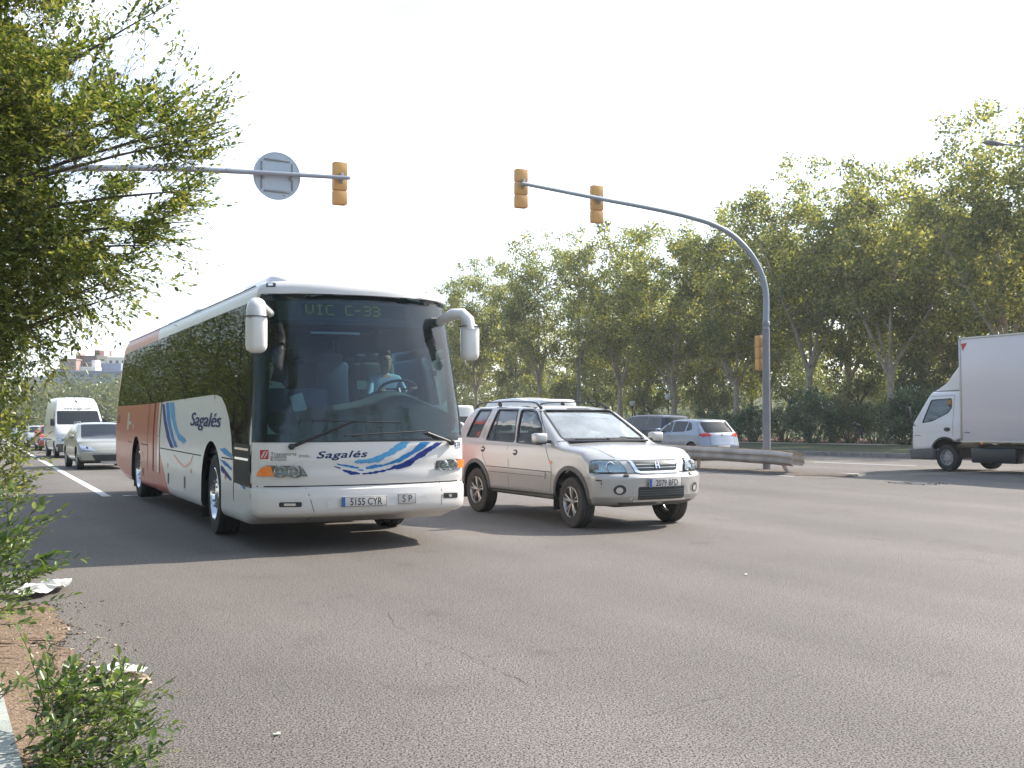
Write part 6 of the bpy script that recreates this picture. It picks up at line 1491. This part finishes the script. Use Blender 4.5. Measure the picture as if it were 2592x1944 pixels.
def car(label, cat, T, L, W, H, m, th, ref, refpx=None, pos=None, name='car', wr=.31, lit=False, txt=None, extra_win=None, rails=False, group=None, dirt=None, glassm='dark_glass'):
    """ref = local point (x, y) that sits at refpx's ground point"""
    if refpx: p = pxg(*refpx)
    else: p = Vector(pos)
    F = Vector((math.cos(th), math.sin(th), 0)); Lf = Vector((-math.sin(th), math.cos(th), 0)); o = p - F * ref[0] - Lf * ref[1]
    s_, t_ = to_st(o.x, o.y); g1 = gz(s_); c2_ = o - F * L; g2 = gz(to_st(c2_.x, c2_.y)[0]); o.z = g1
    root = empty(name, o, th, label, cat, group); root.rotation_euler = (0, math.atan2(g2 - g1, L), th); root.rotation_euler[1] = math.atan2(-(g1 - g2), L)
    sx = lambda tab: [(a * L, b * H) for a, b in tab]; fl = tuple((w * L, wr * 1.15, wr * 2.2) for w in T['wheels'])
    me = body_mesh(L, W, H, .09 if H < 2 else .12, sx(T['zt']), sx(T['zb']), [(a * H, b * W) for a, b in T['wt']], [(a * H, b * L) for a, b in T['nose']], [(a * H, b * L) for a, b in T['tail']], plan=.26, tplan=.18, flare=fl if H < 2 else (), m=m, nx=52, ny=14, nz=20)
    tr = bvh_of(me); ct = MB().use('black_plastic')
    for w in T['wheels']:
        for a_, b_ in ((-W - .3, -W + .28), (W - .28, W + .3)): ct.prism(arch(w * L, wr * 1.14, wr * 2.22), 'y', a_, b_)
    link('body', cut(me, ct, 'body'), root); D = deckit(tr, root)
    for fr_ in ('R', 'L'):
        for w in T['win'] + (extra_win or []):
            D('side_window', [rpoly([(a * L, b * H) for a, b in w], .04, 3)], fr_, glassm, .004, .15)
        xs_ = [w[1][0] * L - .02 for w in T['win'][:2]] + [T['win'][0][0][0] * L + .06]
        D('door_gap', [rect(x - .004, .22 * H if H < 2 else .15 * H, x + .004, T['ws'][0] * H - .03) for x in xs_], fr_, 'seam', .003, .2)
        if H < 2:
            for x in xs_[:2]: D('door_handle', [rect(x + .06, .58 * H, x + .2, .605 * H, .01)], fr_, m, .02, .2, thick=.012)
    a, b = T['ws'][0] * H, T['ws'][1] * H; wb, wt_ = W * .80, W * .68
    if H > 2: wb, wt_ = W * .90, W * .84
    wsx = D('windscreen', [rpoly([(-wb, a), (wb, a), (wt_, b), (-wt_, b)], .06, 4)], 'F', glassm, .004, .10)
    a, b = T['rw'][0] * H, T['rw'][1] * H; D('rear_window', [rpoly([(-wb * .92, a), (wb * .92, a), (wt_, b), (-wt_, b)], .06, 4)], 'B', glassm, .004, .10)
    for s in (-1, 1):
        z0 = .40 * H if H < 2 else .26 * H
        q = [(s * W * .46, z0 - .02), (s * W * .90, z0 + .03), (s * W * .95, z0 + .19), (s * W * .60, z0 + .10)]
        if s < 0: q = q[::-1]
        h = D('headlight', [rpoly(q, .02, 3)], 'F', 'headlamp_lit' if lit else 'reflector', .006, .06)
        if not lit: decal('lamp_bulb', tr, [circ((s * W * .72, z0 + .085), .035)], 'F', 'dark_trim', h, .009, .06)
        q = [(s * W * .50, .575 * H), (s * W * .90, .56 * H), (s * W * .96, .635 * H), (s * W * .60, .655 * H)] if H < 2 else [(s * W * .8, .25 * H), (s * W * .96, .25 * H), (s * W * .96, .45 * H), (s * W * .8, .45 * H)]
        if s < 0: q = q[::-1]
        D('tail_lamp', [rpoly(q, .02, 3)], 'B', 'red_lit' if (lit or 'brake' in (name, '')) else 'red_lens', .008, .06)
        if H < 2: D('tail_lamp_side', [rpoly([(-L * .985, .575 * H), (-L * .92, .59 * H), (-L * .92, .64 * H), (-L * .975, .65 * H)], .01, 2)], 'L' if s > 0 else 'R', 'red_lens', .008, .1)
        mz = (T['ws'][0] + .03) * H; mi = MB().use(m if H < 2 else 'black_plastic').rbox((T['win'][0][0][0] * L - .02, s * (W + .07), mz + .02), (.11, .17, .13 if H < 2 else .30), .04, n=3).build('mirror', root, 60)
    z1 = .30 * H if H < 2 else .24 * H
    g_ = D('grille', [rpoly([(-W * .60, z1 + .02), (W * .60, z1 + .02), (W * .48, z1 - .16), (-W * .48, z1 - .16)][::-1], .04, 3)], 'F', 'sign_black', .004, .06)
    D('bumper_gap', [rect(-W * .9, (.40 if H < 2 else .235) * H - .02, W * .9, (.40 if H < 2 else .235) * H - .012)], 'F', 'seam', .003, .08)
    D('tailgate_gap', [rect(-W * .62, .36 * H, W * .62, .36 * H + .008), rect(-W * .62, .36 * H, -W * .62 + .008, .56 * H), rect(W * .62 - .008, .36 * H, W * .62, .56 * H)], 'B', 'seam', .003, .08)
    if H > 2: D('front_bumper', [rect(-W * .97, .11 * H, W * .97, .225 * H, .05)], 'F', 'grey_plastic', .02, .08, thick=.015)
    if H < 2: xf_ = tr.ray_cast(Vector((5, 0, z1 - .19)), Vector((-1, 0, 0)))[0].x; plate(root, (xf_ + .012, 0, z1 - .21), None, 0); xr = tr.ray_cast(Vector((-20, 0, .33 * H)), Vector((1, 0, 0)))[0].x; plate(root, (xr - .012, 0, .32 * H), None, PI)
    for w in T['wheels']:
        for y in (-1, 1): wheel(root, w * L, y * (W - .11), wr, .2, wr * .62, 'steel' if H > 2 else 'alloy', 0, y)
    MB().use('dark_trim').rbox((-L / 2, 0, .24 if H < 2 else .36), (L * .55, W * 1.5, .14), .04).build('underbody', root)
    if rails:
        for s in (-1, 1): MB().use('alloy').tube([(-L * .50, s * W * .66, H * .955), (-L * .53, s * W * .66, H * 1.015), (-L * .85, s * W * .66, H * 1.0), (-L * .88, s * W * .66, H * .93)], .015, 6).build('roof_rail', root)
    if txt:
        
        bm = text_bm(txt, .145, (0, 0), shear=.35, sx=1.1, align='CENTER')
        for v in bm.verts: v.co.y += .785 * H
        decal('web_lettering', tr, None, 'F', 'ink', root, .012, .07, bm=bm)
    root['_tree'] = 0; del root['_tree']
    return root, tr, D
TO = AR - PI / 2; AW = PI / 2 + AR           # headings: toward the camera / away
GQ = 'oncoming cars queuing behind the bus'; GA = 'cars driving away on the far carriageway'
car('silver estate car with roof rails, directly behind the bus at left', 'car', dict(HATCH, ws=(.645, .955)), 4.7, .88, 1.46, 'champagne', TO, (-.9, -.80), (199, 1188), rails=True, wr=.325, group=GQ)
vr, vt, vD = car('tall white van with a web address over its windscreen', 'van', VAN, 5.6, .98, 2.62, 'white_paint', TO, (-.95, -.87), (143, 1159), name='van', wr=.34, txt='www.aragar.com')
vD('side_panel', [rect(-5.3, .75, -2.0, .80)], 'R', 'dark_trim', .004, .3)
car('red hatchback partly hidden by the white van at left', 'car', HATCH, 3.8, .81, 1.43, 'red_paint', TO, (-.72, -.72), (101, 1141), group=GQ, wr=.29)
car('pale grey hatchback left of the red one, beyond the van', 'car', HATCH, 4.1, .84, 1.43, 'grey_paint', TO, (-.78, -.74), (72, 1133), group=GQ, wr=.30)
car('dark blue car with headlights on, far down the avenue at left', 'car', HATCH, 4.4, .87, 1.42, 'navy_paint', TO, (-.84, -.74), (34, 1112), group=GQ, wr=.31, lit=True)
for i, (s, t, m, lb_) in enumerate([(150, 4.5, 'silver_blue', 'tiny silver blue car at the far end of the queue, left lane'), (156, 8.0, 'white_paint', 'tiny white car at the far end of the queue'), (112, 8.4, 'silver', 'distant silver car just above the grey hatchback roof'), (128, 1.9, 'grey_paint', 'distant grey car at the left kerb of the avenue'), (60, 8.6, 'navy_paint', 'dark car hidden behind the red rear of the bus')]):
    car(lb_, 'car', HATCH, 4.2, .85, 1.42, m, TO, (0, 0), pos=gp(s, t), group=GQ, wr=.30)
hb = car('silver blue hatchback with red tail lamps behind the guard rail', 'car', HATCH, 3.95, .85, 1.45, 'silver_blue', AW, (-3.20, .74), (1756, 1165), group=GA, wr=.30)
hb[2]('badge', [circ((0, .60 * 1.45), .035)], 'B', 'dark_trim', .01)
p_ = pxd(1689, 1074, 42.5)
mp_ = car('dark blue people carrier ahead of the silver blue hatchback', 'car', MPV, 4.5, .88, 1.66, 'dark_blue', AW, (-4.45, .75), pos=(p_.x, p_.y, 0), group=GA, wr=.32)
p_ = pxd(1470, 1060, 46)
EXW = [[(-.33, .535), (-.52, .535), (-.52, .76), (-.33, .76)], [(-.54, .535), (-.74, .535), (-.74, .76), (-.54, .76)], [(-.76, .535), (-.95, .535), (-.94, .75), (-.76, .76)]]
BUSLET = dict(VAN, zt=[(-1, .93), (-.97, .95), (-.75, .955), (-.6, 1.0), (-.35, .985), (-.22, .95), (-.15, .80), (-.08, .56), (0, .42)])
wv = car('white minibus rising behind the silver suv roof', 'van', BUSLET, 6.6, .98, 2.45, 'white_paint', AW, (-6.5, -.95), pos=(p_.x, p_.y, 0), name='van', wr=.34, extra_win=EXW)
p_ = pxd(1208, 1060, 60)
car('white van with a dark rear window between bus and suv', 'van', VAN, 5.4, .98, 2.35, 'white_paint', AW, (-5.4, -.9), pos=(p_.x, p_.y, 0), name='van', wr=.34)
p_ = pxd(1196, 1080, 42)
car('white hatchback glimpsed between the bus and the suv', 'car', HATCH, 4.0, .85, 1.46, 'white_paint', AW, (-4.0, -.7), pos=(p_.x, p_.y, 0), group=GA, wr=.30)

# ------------------------------------------------------------------ box truck
c8 = lambda x, y: (2200 + x * .2653, 800 + y * .2653)
TFo = Vector((11.4983, 30.1922, 0)); sT, tT = to_st(TFo.x, TFo.y); zT = gz(sT - 1.2)
TF = Frame(TFo.x, TFo.y, AW, zT)
trk = empty('truck', (TFo.x, TFo.y, zT), AW, 'white box truck entering from the right edge on the far carriageway', 'truck'); trk.rotation_euler = (0, .0145, AW)
def cabw(x, y, z):
    zb_ = interp([(-1.74, .84), (-1.0, .58), (-.78, .56), (0, .50)], x); zt_ = 2.06
    zz = zb_ + z / 1.6 * (zt_ - zb_); w = interp([(.4, .90), (.6, .95), (1.2, .95), (1.9, .86), (2.08, .80)], zz)
    kf = max(0, min(1, (x + 1.2) / 1.2)); rk = interp([(.4, 0), (1.15, -.02), (1.25, -.06), (2.0, -.55), (2.1, -.62)], zz)
    return Vector((x + kf * (rk - .12 * (abs(y) / .95) ** 4), y * w / .95, zz))
cme = warped_box(-1.74, 0, .95, 1.6, .07, 40, 18, 34, cabw, 'cab', 'white_paint'); CT = bvh_of(cme)
wl = rpoly([(-.47, 1.24), (-.72, 1.84), (-1.38, 1.87), (-1.40, 1.64), (-1.30, 1.50), (-.80, 1.29)], .05, 4)
ct = MB().use('interior'); ct.prism(wl, 'y', .6, 1.3); ct.prism(wl, 'y', -1.3, -.6); ct.prism(rpoly([(-.82, 1.28), (.82, 1.28), (.72, 1.92), (-.72, 1.92)], .06), 'x', -.8, .5)
ct.use('black_plastic')
for a_, b_ in ((.5, 1.3), (-1.3, -.5)): ct.prism(arch(-1.20, .43, .84, .1), 'y', a_, b_)
link('cab', cut(shell(cme, .03), ct, 'cab'), trk); D = deckit(CT, trk)
for f_ in 'LR':
    g_ = D('side_window', [[((a + .95) * 1.04 - .95, (b - 1.58) * 1.06 + 1.58) for a, b in wl]], f_, 'car_glass', -.012, .1); decal('window_seal', CT, ring_lines(wl, .02), f_, 'black_plastic', g_, .003, .1)
    D('door_gap', [rect(-1.465, .88, -1.457, 1.95), lin((-1.46, 1.95), (-.70, 1.93), .007)], f_, 'seam', .003, .1); D('side_crease', [lin((-.2, .985), (-1.7, 1.02), .012)], f_, 'box_white', .006, .1)
    D('door_handle', [circ((-1.28, 1.07), .055, 18, 1.9)], f_, 'black_plastic', .006, .1); D('small_badge', [rect(-.42, .90, -.33, .915), rect(-.31, .90, -.22, .915)], f_, 'dark_trim', .004, .1)
    a1 = arch(-1.20, .43, .84, .5); a2 = arch(-1.20, .475, .885, .5); D('arch_trim', [[a1[i], a1[i + 1], a2[i + 1], a2[i]] for i in range(1, len(a1) - 2)], f_, 'black_plastic', .008, .1)
    D('corner_lamp', [rect(-.17, .60, -.06, .95, .02)], f_, 'shirt_white', .008, .05); 
D('windscreen', [rect(-.86, 1.24, .86, 1.95)], 'F', 'car_glass', -.012, .1)
MB().use('grey_plastic').rbox((-.42, 0, .42), (.84, 1.90, .29), .06, n=3).build('bumper', trk)
MB().use('black_plastic').rbox((-.70, 0, 2.075), (.25, 1.3, .05), .02).build('roof_trim', trk)
def fairw(x, y, z):
    zt_ = interp([(-1.74, 2.86), (-1.55, 2.72), (-1.1, 2.28), (-.78, 2.12), (-.70, 2.10)], x); return Vector((x, y * (1 - .15 * max(0, (x + 1.74)) / 1.0), 2.075 + z / .5 * (zt_ - 2.075)))
me = warped_box(-1.74, -.70, .80, .5, .05, 20, 12, 8, fairw, 'wind_deflector', 'white_paint'); smooth(me, 50); link('wind_deflector', me, trk)
bx = MB().use('box_white').rbox((-4.35, 0, 2.065), (5.05, 2.16, 2.62), .03).build('cargo_box', trk)
ed = MB().use('alloy')
for z in (.765, 3.372):
    for y in (-1.083, 1.083): ed.rbox((-4.35, y, z), (5.07, .02, .05), .006)
for x in (-1.832, -6.868):
    for y in (-1.083, 1.083): ed.rbox((x, y, 2.065), (.05, .02, 2.56), .006)
ed.build('edge_trim', bx)
def sidepoly(name, poly, m, y=1.0835, par=None):
    mb = MB().use(m); mb.add([(a, y, b) for a, b in poly], [tuple(range(len(poly)))]); return mb.build(name, par or bx, 0)
sidepoly('corner_mark', [(-1.88, 3.24), (-2.06, 3.26), (-1.99, 3.13), (-2.0, 3.20), (-1.93, 3.05), (-1.91, 3.12)], 'logo_red')
bm = text_bm('BOXCAR', .001, (0, 0)); bm.free()
for k in range(5): sidepoly('maker_plate', [(-1.93 - .035 * k, .98), (-1.955 - .035 * k, .98), (-1.955 - .035 * k, 1.01), (-1.93 - .035 * k, 1.01)], 'grey_plastic')
ch = MB().use('sign_black').rbox((-4.4, .35, .58), (5.2, .08, .2), .01).rbox((-4.4, -.35, .58), (5.2, .08, .2), .01).rbox((-2.6, .72, .42), (1.3, .35, .38), .04).rbox((-3.8, .72, .45), (.7, .3, .34), .04).rbox((-2.7, -.7, .45), (1.2, .3, .34), .04); ch.build('chassis', trk)
MB().use('amber').rbox((-2.45, 1.09, .72), (.1, .02, .04), .006).build('side_marker', trk)
MB().use('black_plastic').tube([(-.25, .93, 1.15), (-.18, 1.05, 1.25), (-.16, 1.08, 1.70)], .014, 6).rbox((-.15, 1.10, 1.52), (.07, .15, .32), .03).build('mirror', trk)
MB().use('black_plastic').tube([(-.25, -.93, 1.15), (-.18, -1.05, 1.25), (-.16, -1.08, 1.70)], .014, 6).rbox((-.15, -1.10, 1.52), (.07, .15, .32), .03).build('mirror', trk)
for y in (-1, 1): wheel(trk, -1.20, y * .80, .34, .21, .205, 'steel', 0, y, 'black_rubber'); wheel(trk, -4.7, y * .78, .34, .36, .205, 'steel', 0, y, 'black_rubber')
MB().use('seat_grey').rbox((-1.45, 0, 1.15), (.15, 1.5, .7), .05).rbox((-1.15, 0, .92), (.6, 1.5, .14), .05).build('seat', trk); MB().use('interior').rbox((-.42, 0, 1.12), (.3, 1.6, .22), .06).build('dashboard', trk)
sw = MB().use('black_plastic'); sw.tube([Vector((-.72 + .12 * math.sin(q), .42 + .2 * math.cos(q), 1.28 + .12 * math.sin(q))) for q in np.linspace(0, 2 * PI, 21)], .014, 6); sw.build('steering_wheel', trk)

# ------------------------------------------------------------------ pedestrian, buildings
pp = st_px(2178, 43.3, .13)
J = {'pelvis': (0, 0, .93, .13, .12), 'chest': (.06, 0, 1.30, .13, .17), 'neck': (.10, 0, 1.46, .055), 'jaw': (.14, 0, 1.53, .065), 'skull': (.15, 0, 1.61, .09, .08), 'crown': (.15, 0, 1.68, .07),
     'shl': (.06, .18, 1.38, .06), 'ell': (.02, .25, 1.10, .045), 'wrl': (.14, .24, .88, .032), 'hal': (.18, .23, .80, .03), 'shr': (.06, -.18, 1.38, .06), 'elr': (-.05, -.25, 1.12, .045), 'wrr': (.0, -.25, .86, .032), 'har': (.02, -.25, .78, .03),
     'hpl': (0, .09, .86, .10), 'knl': (.20, .10, .49, .065), 'anl': (.12, .10, .09, .045), 'tol': (.28, .10, .04, .035), 'hpr': (0, -.09, .86, .10), 'knr': (.0, -.10, .48, .065), 'anr': (-.28, -.10, .14, .045), 'tor': (-.16, -.10, .04, .035)}
B = [('pelvis', 'chest'), ('chest', 'neck'), ('neck', 'jaw'), ('jaw', 'skull'), ('skull', 'crown')] + [(a + t, b + t) for t in 'lr' for a, b in (('sh', 'el'), ('el', 'wr'), ('wr', 'ha'), ('hp', 'kn'), ('kn', 'an'), ('an', 'to'))] + [('chest', 'shl'), ('chest', 'shr'), ('pelvis', 'hpl'), ('pelvis', 'hpr')]
ped = figure('person', J, B, 'small person in dark clothes walking on the gravel path behind the verge', 'person', pp, AW, lambda c: 0 if c.z > 1.47 or (abs(c.y) > .2 and c.z < .93) or c.z < .45 else (1 if c.z > .95 else 2), ('skin', 'dark_cloth', 'trousers'))
ped.scale = (.68, .68, .68); MB().use('hair').lathe([(.001, 1.76), (.06, 1.74), (.09, 1.68), (.095, 1.62), (.08, 1.57)], 'z', c=(.125, 0, 0), n=14).build('hair', ped, 60)
def building(name, x0, x1, Y, zlow, ztop, m, label, rows, cols, depth=14, win='sign_black', bal=False, roof=None):
    """a block placed by its real distance; windows are recessed panes with sills"""
    a, b = pxd(x0, 972, Y), pxd(x1, 972, Y); w = b.x - a.x; c = (a.x + b.x) / 2; h = ztop - zlow; th = empty(name, (c, Y, zlow), 0, label, 'building', 'blocks of flats on the hill at the far left')
    MB().use(m).box((0, depth / 2, h / 2), (w, depth, h)).build('wall', th)
    MB().use(roof or m).rbox((0, depth / 2, h + .25), (w + .4, depth + .4, .5), .05).rbox((w * .2, depth / 2, h + 1.4), (w * .25, 4, 2.0), .05).build('roof', th)
    for r_ in range(rows):
        for k in range(cols):
            x = -w / 2 + w * (k + .5) / cols; z = h * (r_ + .55) / rows; ww = w / cols * .45; hh = h / rows * .42
            wi = MB().use('window_dark').box((x, -.05, z), (ww, .12, hh)).build('window', th)
            MB().use('white_paint').box((x, -.16, z - hh / 2 - .06), (ww + .3, .3, .12)).build('sill', wi)
        if bal: MB().use('white_paint').box((0, -.7, h * (r_ + .22) / rows), (w * .8, 1.3, .14)).box((0, -1.3, h * (r_ + .32) / rows), (w * .8, .08, .8)).build('balcony', th)
mat('window_dark', (.05, .06, .07), .15); mat('brown_brick', (.13, .055, .05), .9, var=.15, vscale=.3); mat('cream_wall', (.62, .52, .38), .9, var=.1, vscale=.2); mat('white_wall', (.75, .72, .70), .9, var=.08, vscale=.2); mat('bluegrey_wall', (.30, .33, .40), .9, var=.15, vscale=.2); mat('pink_wall', (.42, .27, .22), .9, var=.12, vscale=.3)
zpx = lambda v, Y: CAM_H + (1038 - v) / FPX * Y
building('apartment_block', 193, 244, 330, zpx(1010, 330), zpx(904, 330), 'brown_brick', 'dark brown brick block, tallest wall on the far hill', 5, 1, win='sign_black')
building('apartment_block', 245, 271, 325, zpx(1000, 325), zpx(905, 325), 'cream_wall', 'cream block of flats beside the dark brown one', 5, 1, bal=True)
building('apartment_block', 272, 320, 322, zpx(1000, 322), zpx(908, 322), 'white_wall', 'white block of flats right of the cream one', 5, 3)
building('house', 203, 240, 300, zpx(985, 300), zpx(933, 300), 'white_wall', 'small white house before the brown block', 2, 2, 8)
building('apartment_block', 150, 192, 325, zpx(1000, 325), zpx(912, 325), 'pink_wall', 'pinkish block half hidden behind the elm leaves', 4, 2)
building('apartment_block', 130, 330, 270, zpx(1020, 270), zpx(943, 270), 'bluegrey_wall', 'long blue grey row of flats lower on the far hill', 4, 9, 10)
building('apartment_block', 60, 128, 280, zpx(1030, 280), zpx(958, 280), 'white_wall', 'pale block low on the far hill at the left edge', 3, 4, 10)
# wooded rise under those blocks
g_ = random.Random(18); pts = []
for k in range(420):
    u = g_.uniform(-120, 420); Y = g_.uniform(170, 262); v = g_.uniform(1000, 1052) if g_.random() < .85 else g_.uniform(982, 1000); p = pxd(u, v, Y); pts.append((p.x, p.y, p.z, g_.uniform(1.4, 3.0)))
mass('far_wood', pts, 'far_leaf', .42, 'green treetops massed below the hillside blocks of flats', 17, 77)
vs = []; fs = []
XH = np.linspace(-260, 20, 12); YH = [255, 275, 300, 340, 420]; ZH = [-3, 2, 6, 9, 10]
for j, y in enumerate(YH):
    for x in XH: vs.append((x, y, ZH[j] * min(1, max(0, (20 - x) / 80)) - 3.2 * (j == 0)))
for j in range(4):
    for i in range(11): fs.append((j * 12 + i, j * 12 + i + 1, (j + 1) * 12 + i + 1, (j + 1) * 12 + i))
me = bpy.data.meshes.new('hill'); me.from_pydata(vs, [], fs); me.materials.append(MATS['field']); smooth(me, 60); prop(link('hill', me), kind='structure')

# ------------------------------------------------------------------ haze over the avenue, also put in for lens glare over the trees
m = bpy.data.materials.new('haze_air'); m.use_nodes = True; t = m.node_tree; t.nodes.clear()
o = N(t, 'ShaderNodeOutputMaterial'); v = N(t, 'ShaderNodeVolumePrincipled'); v.inputs['Color'].default_value = (.90, .95, 1.0, 1); v.inputs['Density'].default_value = .0005; v.inputs['Anisotropy'].default_value = .35
t.links.new(v.outputs[0], o.inputs['Volume']); MATS['haze_air'] = m
hz = MB().use('haze_air').box((0, 190, 12), (700, 430, 34)); prop(hz.build('haze', None, 0), 'thin pale haze over the avenue, added also as lens glare over the trees', 'haze', kind='stuff')
